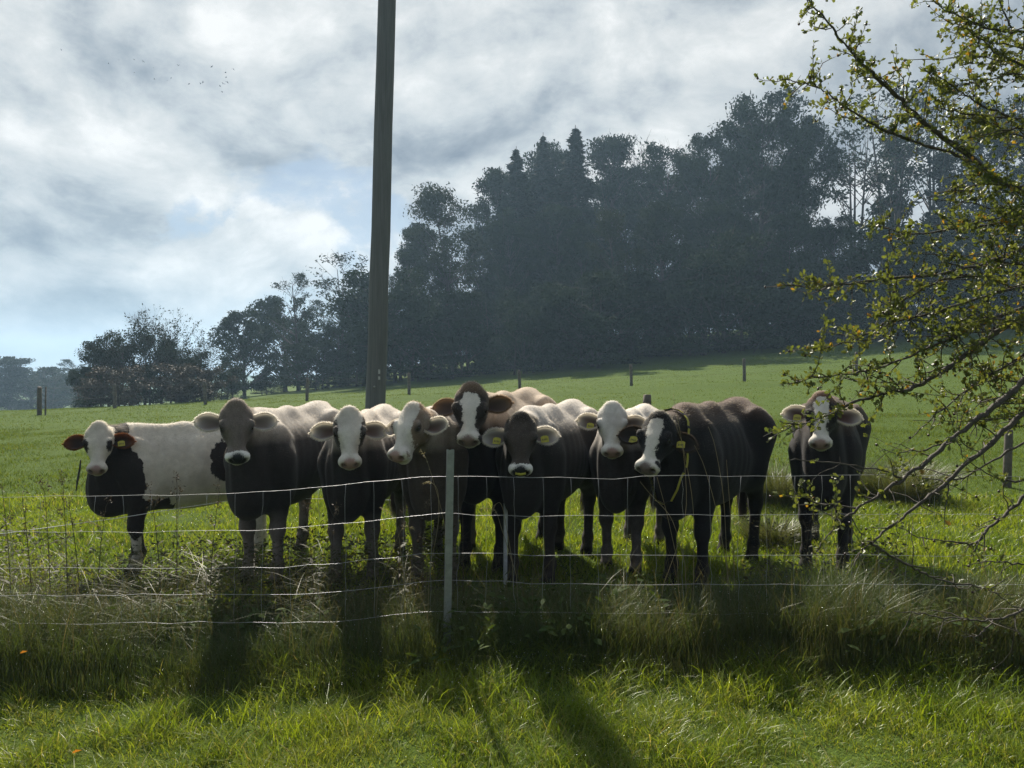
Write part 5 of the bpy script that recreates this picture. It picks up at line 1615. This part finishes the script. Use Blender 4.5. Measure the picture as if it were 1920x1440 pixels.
BR = [  # (photo polyline, depth at its outer end -> at its tip, base radius, leaf density)
    ([(2010, 430), (1915, 360), (1844, 312), (1787, 271), (1733, 230), (1693, 195), (1666, 165), (1644, 146), (1628, 130), (1600, 103), (1576, 73), (1552, 41), (1519, 5), (1500, -25)], 3.0, 2.6, 0.011, 1.1),
    ([(1844, 312), (1806, 295), (1739, 274), (1671, 252), (1638, 233), (1606, 214), (1573, 192), (1552, 173), (1519, 160), (1489, 152), (1457, 148)], 2.92, 2.7, 0.006, 1.2),
    ([(2000, 75), (1915, 60), (1866, 57), (1823, 41), (1801, 30), (1774, 19), (1752, 34)], 2.9, 2.7, 0.006, 1.8),
    ([(2010, 170), (1915, 119), (1866, 100), (1844, 73), (1800, 50)], 2.9, 2.8, 0.005, 1.6),
    ([(2010, 240), (1915, 222), (1839, 217), (1785, 209), (1750, 200)], 3.0, 2.8, 0.005, 1.3),
    ([(1900, 222), (1823, 187), (1796, 168), (1763, 144), (1725, 125)], 2.9, 2.75, 0.004, 1.4),
    ([(2010, 420), (1920, 463), (1888, 479), (1861, 490), (1823, 501), (1779, 511), (1725, 519), (1671, 521), (1644, 524), (1600, 531), (1552, 536), (1508, 539), (1462, 528)], 2.8, 2.5, 0.008, 0.9),
    ([(1888, 479), (1861, 517), (1779, 520), (1739, 536), (1693, 563), (1660, 593), (1625, 590)], 2.8, 2.65, 0.005, 1.4),
    ([(2000, 520), (1880, 545), (1800, 570), (1740, 590), (1690, 600), (1660, 605), (1640, 620), (1606, 634), (1573, 647), (1530, 652), (1512, 650)], 2.85, 2.6, 0.006, 1.2),
    ([(2020, 560), (1920, 599), (1866, 623), (1834, 645), (1806, 669), (1779, 688), (1741, 712), (1712, 729), (1671, 735), (1649, 740), (1600, 752), (1560, 775), (1500, 800), (1462, 790)], 2.7, 2.5, 0.012, 0.9),
    ([(1960, 560), (1844, 607), (1812, 623), (1779, 637), (1755, 647), (1712, 666), (1650, 690), (1600, 700), (1540, 705), (1490, 715), (1462, 722)], 2.75, 2.55, 0.007, 1.6),
    ([(2040, 640), (1920, 713), (1893, 740), (1861, 761), (1844, 780), (1817, 796), (1774, 831), (1744, 861), (1693, 899), (1660, 921), (1630, 940), (1606, 953), (1573, 978), (1552, 1002), (1530, 1035)], 2.6, 2.4, 0.0115, 0.45),
    ([(2040, 680), (1912, 780), (1861, 829), (1823, 859), (1774, 905), (1739, 934), (1703, 962), (1660, 994), (1633, 1018), (1609, 1043), (1600, 1062)], 2.6, 2.4, 0.010, 0.30),
    ([(2040, 850), (1920, 932), (1888, 962), (1866, 981), (1844, 1000), (1834, 1016), (1823, 1021), (1779, 1014), (1725, 1010), (1690, 990)], 2.6, 2.5, 0.007, 0.35),
    ([(1633, 1018), (1660, 1037), (1693, 1054), (1720, 1070), (1752, 1084), (1790, 1093), (1834, 1100), (1872, 1113), (1910, 1146), (1960, 1190)], 2.4, 2.55, 0.0045, 0.12),
    ([(2020, 1110), (1920, 1145), (1893, 1154), (1861, 1163), (1823, 1162), (1779, 1158), (1725, 1150), (1676, 1146)], 2.6, 2.4, 0.005, 0.05),
    ([(1861, 1163), (1845, 1185), (1822, 1196), (1800, 1190)], 2.5, 2.4, 0.003, 0.05),
    ([(1693, 899), (1666, 886), (1617, 874), (1535, 864), (1481, 863)], 2.5, 2.45, 0.0035, 0.35),
    ([(1606, 953), (1552, 945), (1508, 935), (1476, 915)], 2.45, 2.4, 0.0035, 0.9),
    ([(2020, 340), (1940, 350), (1860, 345), (1800, 350), (1740, 370)], 2.9, 2.8, 0.006, 1.6),
    ([(2020, 380), (1940, 400), (1870, 420), (1800, 430), (1700, 440), (1650, 425), (1615, 410)], 2.85, 2.7, 0.006, 1.4),
    ([(2020, 600), (1940, 650), (1880, 690), (1800, 740), (1740, 790), (1700, 830)], 2.75, 2.6, 0.006, 0.8),
    ([(1920, 830), (1850, 870), (1800, 900), (1740, 900), (1690, 880)], 2.65, 2.5, 0.004, 0.4),
    ([(1990, 900), (1900, 905), (1850, 890), (1800, 850)], 2.65, 2.55, 0.004, 0.5),
    ([(1990, 1040), (1920, 1060), (1860, 1050), (1805, 1060)], 2.6, 2.5, 0.004, 0.15),
    ([(1900, 60), (1880, 20), (1870, -20)], 2.85, 2.8, 0.004, 1.6),
    ([(1780, 830), (1700, 850), (1650, 846)], 2.55, 2.5, 0.003, 0.5),
]

_r = random.Random(5)
for _i in range(15):          # twiggy cover towards the stem
    _v = 60 + _i * 52
    _u = _r.uniform(1700, 1830)
    _dv = _r.uniform(-60, 70)
    _d = _r.uniform(2.65, 3.1)
    BR.append(([(2030, _v + _dv), (1960, _v + _dv * .8 + _r.uniform(-12, 12)), (1900, _v + _dv * .5 + _r.uniform(-12, 12)), (1850, _v + _dv * .25 + _r.uniform(-10, 10)), (_u, _v)], _d, _d - 0.12, 0.0045, 1.15))

def build_hawthorn():
    rng = np.random.default_rng(77)
    trunk = Vector((2.75, 2.9, 0.0))
    root = empty("hawthorn", (trunk.x, trunk.y, gz(trunk.x, trunk.y)))
    tag(root, "hawthorn with yellow green lobed leaves and bare thorny boughs reaching in from the side", "hawthorn")
    org = np.array(root.location)
    # stem and the limbs that carry the boughs
    stem = np.array([(0, 0, -0.3), (0.02, 0.0, 0.5), (-0.05, 0.03, 1.2), (0.0, 0.05, 2.0), (-0.08, 0.0, 2.9)])
    v, q, t = tube(stem, [0.11, 0.085, 0.07, 0.055, 0.02], 10)
    link("trunk", mesh_np("hawthorn_trunk", v, [q, t], HAW_BARK), root)
    sites = []                      # (pos, dir, density)
    berries = []
    def add_bough(pts, r0, r1, name="bough", seg=6):
        pts = np.asarray(pts)
        rr = np.linspace(r0, r1, len(pts)) * (1 + 0.12 * rng.normal(0, 1, len(pts)))
        v, q, t = tube(pts - org, np.maximum(rr, 0.0007), seg, cap=False)
        return v, q, t
    for pl, d0, d1, r, dens in BR:
        n = len(pl)
        pts = np.array([np.array(P(u, vv, d0 + (d1 - d0) * i / (n - 1))) for i, (u, vv) in enumerate(pl)])
        # refine with a slightly crooked curve
        tt = np.linspace(0, n - 1, n * 4)
        pts = np.stack([np.interp(tt, np.arange(n), pts[:, k]) for k in range(3)], 1)
        for _ in range(2):
            pts[1:-1] = (pts[:-2] + 2 * pts[1:-1] + pts[2:]) / 4
        pts[1:-1] += rng.normal(0, 0.0025, pts[1:-1].shape)
        pieces = []
        if pl[0][0] >= 1940:        # carried by the stem out of view
            zz = pts[0][2]
            k = np.interp(zz - org[2], stem[:, 2], stem[:, 0])
            a = np.array([trunk.x + k, trunk.y, min(max(zz - 0.35, 0.5), 2.7)])
            c = bez(a, (a + pts[0]) / 2 + np.array([0, 0, 0.05]), pts[0], 6)
            pieces.append(add_bough(c, r * 1.6, r, seg=7))
        pieces.append(add_bough(pts, r, max(0.0011, r * 0.16), seg=7))
        L = np.linalg.norm(np.diff(pts, axis=0), axis=1).sum()
        # side shoots
        nside = int(L * (38 if dens > 0.5 else 17))
        for s in range(nside):
            f = rng.uniform(0.12, 0.98)
            i = int(f * (len(pts) - 2))
            p = pts[i]; d = pts[i + 1] - pts[i]; d /= np.linalg.norm(d)
            nd = d * 0.45 + rng.normal(0, 0.65, 3); nd[2] += (0.10 if dens > .6 else -0.15)
            nd /= np.linalg.norm(nd)
            ln = rng.uniform(0.05, 0.20) * (1.25 - 0.6 * f)
            kk = 5
            sp = [p]
            dd = nd.copy()
            for _ in range(kk):
                dd = dd + rng.normal(0, 0.22, 3); dd /= np.linalg.norm(dd)
                sp.append(sp[-1] + dd * ln / kk)
            sp = np.array(sp)
            pieces.append(add_bough(sp, min(r * .4, 0.0024) , 0.0007, seg=4))
            for j in range(1, kk + 1):
                if rng.random() < dens * 0.95:
                    sites.append((sp[j], sp[j] - sp[j - 1], dens))
            if rng.random() < 0.30:
                berries.append(sp[-1])
            # thorn
            if rng.random() < 0.5:
                th = p + rng.normal(0, 1, 3) * 0.012
                pieces.append(add_bough(np.array([p, th]), 0.0013, 0.0004, seg=3))
        # spur leaves straight on the bough
        for i in range(len(pts) // 5, len(pts) - 1):
            if rng.random() < dens * 0.55:
                sites.append((pts[i], pts[i + 1] - pts[i], dens))
        v, q, t = join(pieces)
        link("bough", mesh_np("bough", v, [q, t], HAW_BARK), root)
    # leaves: clusters of two to five at every site
    L = []
    for p, d, dens in sites:
        d = d / (np.linalg.norm(d) + 1e-9)
        for _ in range(rng.integers(2, 6)):
            x = d * 0.5 + rng.normal(0, 0.6, 3) + np.array([0, 0, 0.35]); x /= np.linalg.norm(x)
            nn = rng.normal(0, 1, 3); nn -= x * nn.dot(x); nn /= np.linalg.norm(nn)
            y = np.cross(nn, x)
            s = rng.uniform(0.009, 0.023)
            L.append((p + rng.normal(0, .003, 3), np.stack([x, y, nn]) * s, rng.integers(0, 3), rng.random() < 0.035, s / p[1]))
    view = [l for l in L if abs(l[0][0] / l[0][1]) < 0.67 and abs(l[0][2] - CAM_Z) / l[0][1] < 0.52]
    view.sort(key=lambda l: -l[4])
    own = set(id(l) for l in view[:300])
    shared = {}
    for kk in range(3):
        for yl in (False, True):
            V, Q, T = LEAFSHAPES[kk]
            shared[kk, yl] = mesh_np("leaf", V, [Q, T], HAW_LEAF2 if yl else HAW_LEAF)
    rest = {False: [], True: []}
    for l in L:
        p, M, kk, yl, _ = l
        if id(l) in own:
            o = bpy.data.objects.new("leaf", shared[int(kk), bool(yl)])
            COL.objects.link(o)
            o.parent = root
            m4 = Matrix.Identity(4)
            for a in range(3):
                for b in range(3):
                    m4[b][a] = M[a][b]
            m4.translation = Vector(p - org)
            o.matrix_local = m4
        else:
            V, Q, T = LEAFSHAPES[int(kk)]
            rest[bool(yl)].append((V @ M + (p - org), Q, T))
    for yl in (False, True):
        if rest[yl]:
            v, q, t = join(rest[yl])
            o = link("leaves", mesh_np("leaves", v, [q, t], HAW_LEAF2 if yl else HAW_LEAF), root)
            o["kind"] = "stuff"
    # haws
    ph = np.linspace(0, math.pi, 5); th = np.linspace(0, 2 * math.pi, 7)[:-1]
    ev = np.array([[math.sin(a) * math.cos(b), math.sin(a) * math.sin(b), math.cos(a)] for a in ph for b in th]) * 0.0048
    eq = np.array([[i * 6 + j, i * 6 + (j + 1) % 6, (i + 1) * 6 + (j + 1) % 6, (i + 1) * 6 + j] for i in range(4) for j in range(6)])
    bm = mesh_np("berry", ev, eq, BERRY)
    for b in berries[:160]:
        link("berry", bm, root, b - org)
    print("hawthorn leaves", len(L), "berries", len(berries))
build_hawthorn()
# ------------------------------------------------------------------ weeds, seed heads, birds, fallen leaves
WEED = leaf_mat("weed_leaf", (0.045, 0.054, 0.024), (0.082, 0.072, 0.036), 0.30, 0.6, 0.18, (1.1, 1.0, 0.6), 12.0)
WEED_GREEN = leaf_mat("dock_leaf", (0.038, 0.068, 0.020), (0.075, 0.100, 0.030), 0.32, 0.7, 0.06, (1.1, 1.05, 0.5), 9.0)
WEED_DRY = leaf_mat("weed_seedhead", (0.060, 0.048, 0.034), (0.110, 0.085, 0.055), 0.2, 0.7, 0.3, (1.0, 0.9, 0.7), 12.0)
STRAW = leaf_mat("straw_stem", (0.26, 0.22, 0.13), (0.34, 0.30, 0.19), 0.4, 0.5, 0.4, (1.0, 0.95, 0.7), 12.0)

def ribbon_leaf(p, d, n, L, w):
    d = d / np.linalg.norm(d); s = np.cross(d, n); s /= np.linalg.norm(s) + 1e-9
    a, b, c, e = p, p + d * L * .35 + s * w * .5, p + d * L * .35 - s * w * .5, p + d * L * .8 - np.array([0, 0, L * .15])
    m1, m2 = p + d * L * .65 + s * w * .4 - np.array([0, 0, L * .06]), p + d * L * .65 - s * w * .4 - np.array([0, 0, L * .06])
    tip = p + d * L - np.array([0, 0, L * .2])
    V = np.array([a, b, c, m1, m2, tip])
    return V, np.array([[1, 3, 4, 2]]), np.array([[0, 1, 2], [3, 5, 4]])

def weed(u, vtop, D, label, seed, leafy=10, heads=5, group="seeding weeds along the wire fence"):
    rng = np.random.default_rng(seed)
    b = P(u, vtop, D)
    z0 = gz(b.x, D)
    H = b.z - z0
    root = empty("weed", (b.x, D, z0))
    tag(root, label, "weed", group)
    st, lv, hd = [], [], []
    lean = rng.normal(0, 0.05, 2)
    path = bez(np.array([0, 0, -.02]), np.array([0, 0, H * .5]), np.array([lean[0], lean[1], H * .93]), 8)
    st.append(tube(path, np.linspace(0.0035, 0.0015, 8), 5))
    for i in range(leafy):
        f = rng.uniform(0.08, 0.78)
        p = path[int(f * 7)]
        a = rng.random() * 6.28
        d = np.array([math.cos(a), math.sin(a), 0.55])
        lv.append(ribbon_leaf(p, d, np.array([-d[0] * .3, -d[1] * .3, 1.0]), rng.uniform(0.05, 0.11) * (1.15 - .5 * f), rng.uniform(0.010, 0.022)))
    for i in range(heads):
        f = rng.uniform(0.72, 1.0)
        p = path[min(7, int(f * 7.99))]
        a = rng.random() * 6.28
        d = np.array([math.cos(a) * .5, math.sin(a) * .5, 1.0]); d /= np.linalg.norm(d)
        e = p + d * rng.uniform(0.03, 0.08)
        st.append(tube(np.array([p, (p + e) / 2, e]), [0.0015, 0.0012, 0.001], 4))
        hd.append([])
        for k in range(16):
            c = e + rng.normal(0, 1, 3) * np.array([.010, .010, .018])
            dd = rng.normal(0, 1, 3) + np.array([0, 0, 1.2])
            hd[-1].append(ribbon_leaf(c, dd, rng.normal(0, 1, 3), rng.uniform(.010, .024), rng.uniform(.004, .008)))
    for nm, prt, mt in [("stem", st, WEED_DRY), ("foliage", lv, WEED)] + [("seed_head", h_, WEED_DRY) for h_ in hd]:
        if prt:
            v, q, t = join(prt)
            link(nm, mesh_np(nm, v, [q, t], mt), root)

for i, (u, vt, D, k, hds, lab) in enumerate([
        (18, 905, 4.9, 10, 4, "seeding weed at the edge of the picture by the wire fence"),
        (92, 900, 4.9, 12, 5, "branched weed with brown seed heads, second from the picture's edge"),
        (124, 890, 5.0, 12, 6, "tall weed with crowded seed heads left of the white bodied cow"),
        (58, 922, 4.7, 10, 4, "short seeding weed low by the wire at the field side"),
        (150, 935, 4.6, 12, 4, "short leafy weed under the white faced spotted cow's rope"),
        (180, 930, 4.8, 8, 3, "slim weed just left of the white bodied cow's chest"),
        (300, 905, 4.9, 12, 5, "seeding weed in front of the dark neck of the white bodied cow"),
        (330, 890, 5.0, 12, 6, "weed with a broad seed head before the white belly"),
        (392, 905, 4.8, 12, 5, "weed between the white belly and the grey cow's legs"),
        (588, 925, 4.8, 14, 6, "leafy brown weed before the hind legs of the grey cow"),
        (620, 960, 4.6, 12, 3, "low leafy weed between two front row cows"),
        (745, 960, 4.5, 14, 4, "bushy weed below the sideways glancing cow"),
        (790, 945, 4.5, 14, 4, "bushy weed touching the steel post's wires"),
        (868, 955, 4.6, 10, 3, "weed just past the steel post"),
        (1445, 985, 5.2, 10, 4, "low weed in the gap beside the broadside black cow"),
        (1510, 975, 5.3, 14, 4, "weed before the legs of the cow that stands apart")]):
    weed(u, vt, D, lab, 300 + i, k, hds)

def undergrowth():
    """Tangled leafy cover at the fence foot; nobody could count it."""
    rng = np.random.default_rng(55)
    prt = []
    for k in range(9000):
        u = rng.uniform(-30, 860) if rng.random() < .86 else rng.uniform(1400, 1700)
        D = rng.uniform(4.5, 6.0)
        x = (u - 960) / FPX * D
        hmax = 0.52 * vnoise(np.array([x * 2.3 + 40]), np.array([D * 2.3]), 6)[0] + 0.06
        p = np.array([x, D, gz(x, D) + rng.uniform(0.0, hmax)])
        a = rng.random() * 6.28
        d = np.array([math.cos(a), math.sin(a), rng.uniform(-.1, 1.0)])
        prt.append(ribbon_leaf(p, d, np.array([rng.normal(0, .5), rng.normal(0, .5), 1.0]), rng.uniform(0.025, 0.065), rng.uniform(0.006, 0.020)))
    v, q, t = join(prt)
    o = link("undergrowth", mesh_np("undergrowth", v, [q, t], WEED))
    tag(o, "tangled low weeds at the foot of the fence", "undergrowth", None, "stuff")
    prt = []
    for k in range(3800):
        D = rng.uniform(3.82, 4.75)
        u = rng.uniform(-40, 1960)
        x = (u - 960) / FPX * D
        if vnoise(np.array([x * 1.6 + 3]), np.array([D * 2.0]), 61)[0] < 0.48: continue
        p = np.array([x, D, gz(x, D) + rng.uniform(0.0, 0.24)])
        a = rng.random() * 6.28
        d = np.array([math.cos(a), math.sin(a), rng.uniform(0.0, 1.2)])
        prt.append(ribbon_leaf(p, d, np.array([rng.normal(0, .5), rng.normal(0, .5), 1.0]), rng.uniform(0.04, 0.10), rng.uniform(0.012, 0.034)))
    v, q, t = join(prt)
    o = link("broadleaf_weeds", mesh_np("broadleaf_weeds", v, [q, t], WEED_GREEN))
    tag(o, "broad leaved weeds growing through the uncut strip", "undergrowth", None, "stuff")
    # bleached stalks lying through it
    n = 1700
    u = np.where(rng.random(n) < .88, rng.uniform(-30, 860, n), rng.uniform(860, 1900, n)); D = rng.uniform(4.2, 5.6, n)
    x = (u - 960) / FPX * D
    z = ground_z(x, D) + rng.uniform(0, .12, n)
    blades("dead_stalks", x, D, rng.uniform(0.18, 0.55, n), np.full(n, 0.0026), rng.uniform(0.5, 1.8, n), GR_TALL, rng.uniform(.2, .8, n), rng, 4,
           "bleached grass stalks leaning through the weeds", "grass", z=z)
undergrowth()

def tussock(u, D, H, R, n, label, seed):
    rng = np.random.default_rng(seed)
    x0 = (u - 960) / FPX * D
    a = rng.random(n) * 6.28; r = R * np.sqrt(rng.random(n))
    o = blades("grass_tussock", x0 + np.cos(a) * r, D + np.sin(a) * r, H * (0.5 + 0.6 * rng.random(n)), 0.005 + 0.003 * rng.random(n), 0.4 + 0.8 * rng.random(n), GR_TALL,
               rng.uniform(0.05, 0.55, n), rng, 4, label, "tussock", az=a + rng.normal(0, .6, n))
    o["kind"] = "thing"
    o["group"] = "rough tussocks behind the herd"
tussock(1456, 8.4, 0.62, 0.28, 1500, "pale rough grass tussock in the gap between the black cow and the lone cow", 1)
tussock(1690, 8.8, 0.55, 0.40, 1900, "wide dark grass tussock past the lone cow, behind the hawthorn", 2)
tussock(1640, 9.0, 0.50, 0.30, 1200, "smaller grass tussock touching the lone cow's flank", 3)
tussock(1450, 6.6, 0.30, 0.22, 900, "low tussock by the hooves of the black cow", 4)

def seed_stem(pts, label, drop=True, seed=0):
    """Single tall grass stalk with a nodding seed head, in photo pixels."""
    rng = np.random.default_rng(seed)
    D = pts[0][2]
    base = P(*pts[0])
    root = empty("grass_stalk", (base.x, base.y, gz(base.x, base.y)))
    org = np.array(root.location)
    w = np.array([np.array(P(*p)) for p in pts])
    t = np.linspace(0, len(w) - 1, len(w) * 4)
    w = np.stack([np.interp(t, np.arange(len(w)), w[:, k]) for k in range(3)], 1)
    for _ in range(3):
        w[1:-1] = (w[:-2] + 2 * w[1:-1] + w[2:]) / 4
    w[0][2] = org[2] - .01
    v, q, tt = tube(w - org, np.linspace(.0019, .0009, len(w)), 5)
    link("stalk", mesh_np("stalk", v, [q, tt], STRAW), root)
    if drop:
        prt = []
        for i in range(len(w) - 7, len(w)):
            for k in range(4):
                d = (w[i] - w[i - 1]) / np.linalg.norm(w[i] - w[i - 1]) + rng.normal(0, .35, 3) + [0, 0, -.25]
                prt.append(ribbon_leaf(w[i] - org, d, rng.normal(0, 1, 3), rng.uniform(.012, .022), .003))
        v, q, tt = join(prt)
        link("seed_head", mesh_np("seed_head", v, [q, tt], STRAW), root)
    tag(root, label, "grass stalk", "tall stalks standing along the fence")
    return root
seed_stem([(1232, 1130, 4.3), (1290, 970, 4.3), (1283, 850, 4.3), (1262, 740, 4.3)], "long straight stalk crossing the collared cow's neck", False, 1)
seed_stem([(1300, 1130, 4.35), (1302, 950, 4.35), (1280, 830, 4.35), (1264, 790, 4.35)], "stalk just beside the collared cow's neck", False, 2)
seed_stem([(1372, 1120, 4.3), (1345, 960, 4.3), (1320, 870, 4.3), (1302, 835, 4.3)], "stalk slanting across the black cow's shoulder", False, 3)
seed_stem([(1365, 1110, 4.4), (1358, 930, 4.4), (1340, 830, 4.4), (1328, 800, 4.4)], "tall stalk before the black cow's ribs", False, 4)
seed_stem([(1378, 1090, 4.4), (1368, 940, 4.4), (1362, 862, 4.4)], "short upright stalk before the black cow's belly", False, 5)
seed_stem([(1290, 1080, 4.3), (1262, 970, 4.3), (1222, 930, 4.3), (1200, 903, 4.3)], "stalk bent under the collared cow's muzzle", False, 6)
seed_stem([(1275, 1075, 4.35), (1250, 960, 4.35), (1232, 895, 4.35)], "stalk leaning below the yellow collar", False, 7)
seed_stem([(760, 1110, 4.3), (748, 1000, 4.3), (735, 962, 4.3), (716, 953, 4.3)], "nodding seed stalk left of the steel post", True, 8)
seed_stem([(800, 1090, 4.2), (824, 980, 4.2), (822, 915, 4.2), (806, 902, 4.2), (795, 905, 4.2)], "arched seed stalk touching the steel post", True, 9)
seed_stem([(975, 1100, 4.35), (940, 990, 4.35), (930, 955, 4.35), (905, 952, 4.35)], "drooping seed stalk between the two steel posts", True, 10)
seed_stem([(965, 1080, 4.4), (945, 960, 4.4), (938, 940, 4.4), (928, 946, 4.4), (922, 960, 4.4)], "curled seed stalk at the thin steel post", True, 11)
seed_stem([(850, 1080, 4.5), (830, 960, 4.5), (800, 860, 4.5), (790, 845, 4.5)], "stalk rising before the sideways glancing cow's cheek", True, 12)
seed_stem([(700, 1130, 4.2), (740, 1020, 4.2), (756, 985, 4.2), (772, 990, 4.2)], "seed stalk arching low towards the steel post", True, 13)
seed_stem([(60, 1120, 4.3), (130, 1000, 4.3), (160, 975, 4.3), (185, 985, 4.3)], "bleached stalk arching over the weeds at the picture's edge", True, 14)

# birds
def bird_mesh(flap):
    V = np.array([(0.16, 0, 0), (0.05, 0.028, 0.012), (0.05, -0.028, 0.012), (0.05, 0, -0.025), (-0.08, 0.018, 0.008), (-0.08, -0.018, 0.008), (-0.08, 0, -0.012),
                  (-0.17, 0.035, 0.0), (-0.17, -0.035, 0.0), (-0.15, 0, 0.006),
                  (0.06, 0.17, flap * .16), (-0.03, 0.15, flap * .15), (-0.01, 0.33, flap * .13), (-0.04, 0.32, flap * .12),
                  (0.06, -0.17, flap * .16), (-0.03, -0.15, flap * .15), (-0.01, -0.33, flap * .13), (-0.04, -0.32, flap * .12)], float)
    T = np.array([(0, 1, 2), (0, 3, 1), (0, 2, 3), (1, 4, 2), (4, 5, 2), (1, 3, 6), (1, 6, 4), (2, 6, 3), (2, 5, 6), (4, 7, 9), (5, 9, 8), (4, 9, 5), (6, 7, 4), (6, 5, 8), (6, 9, 7), (6, 8, 9),
                  (1, 10, 4), (10, 11, 4), (10, 12, 13), (10, 13, 11), (2, 5, 14), (14, 5, 15), (14, 17, 16), (14, 15, 17)])
    return mesh_np("bird", V, T, BIRDM, False)
BIRDM = simple_mat("bird_feathers", (0.02, 0.02, 0.022), 0.8)
BM = [bird_mesh(f) for f in (-0.7, 0.9, 0.2)]
for i, (x, y) in enumerate([(275, 222), (488, 287), (535, 270), (603, 266), (645, 278), (691, 305), (603, 325), (695, 357), (753, 362), (770, 350), (803, 295), (850, 378), (902, 373), (913, 372), (953, 300),
                            (1050, 310), (1015, 328), (1017, 348), (1022, 368), (1005, 378), (990, 387), (999, 411)]):
    o = link("bird", BM[i % 3], None, P(x / 2.4, y / 2.4, 88.0 + random.uniform(-3, 3)))
    o.rotation_euler = (random.uniform(-.4, .4), random.uniform(-.3, .3), random.uniform(-0.8, 0.8))
    s = 0.55 if x < 800 else 0.75
    o.scale = (s, s, s)
    tag(o, "tiny dark bird in the loose flock high in the cloudy sky", "bird", "birds of the distant flock")

FALL = leaf_mat("fallen_leaf", (0.40, 0.15, 0.02), (0.45, 0.22, 0.03), 0.4, 0.5, 0.4, (1, .9, .6), 20.0)
for (u, v, lab) in ((45, 1222, "orange fallen leaf caught in the shaded tall grass"), (145, 1408, "orange fallen leaf lying on the short grass strip")):
    D = FPX * CAM_Z / (v - 690) * 0.93
    p = P(u, v, D)
    V, Q, T = LEAFSHAPES[1]
    o = link("fallen_leaf", mesh_np("fallen_leaf", V * 0.036 - [0.018, 0, 0], [Q, T], FALL), None, p)
    o.rotation_euler = (0.7, 0.2, random.random() * 6)
    tag(o, lab, "leaf", "fallen leaves")
# ------------------------------------------------------------------ damp autumn air
def build_haze():
    x0, x1, y0, y1, z0, z1 = -760, 760, -60, 1150, -14, 42
    V, Q, _ = box(x1 - x0, y1 - y0, z1 - z0, ((x0 + x1) / 2, (y0 + y1) / 2, (z0 + z1) / 2))
    m, t = new_mat("haze_air")
    p = t.n('ShaderNodeVolumePrincipled', None, Color=(0.50, 0.74, 1.0, 1.0), Density=HAZE, Anisotropy=0.35)
    t.n('ShaderNodeOutputMaterial', None, Volume=p.outputs[0])
    o = link("haze", mesh_np("haze", V, Q, m, False))
    tag(o, "thin bluish haze over the field and the wood", "haze", None, "stuff")
HAZE = 0.00092
build_haze()
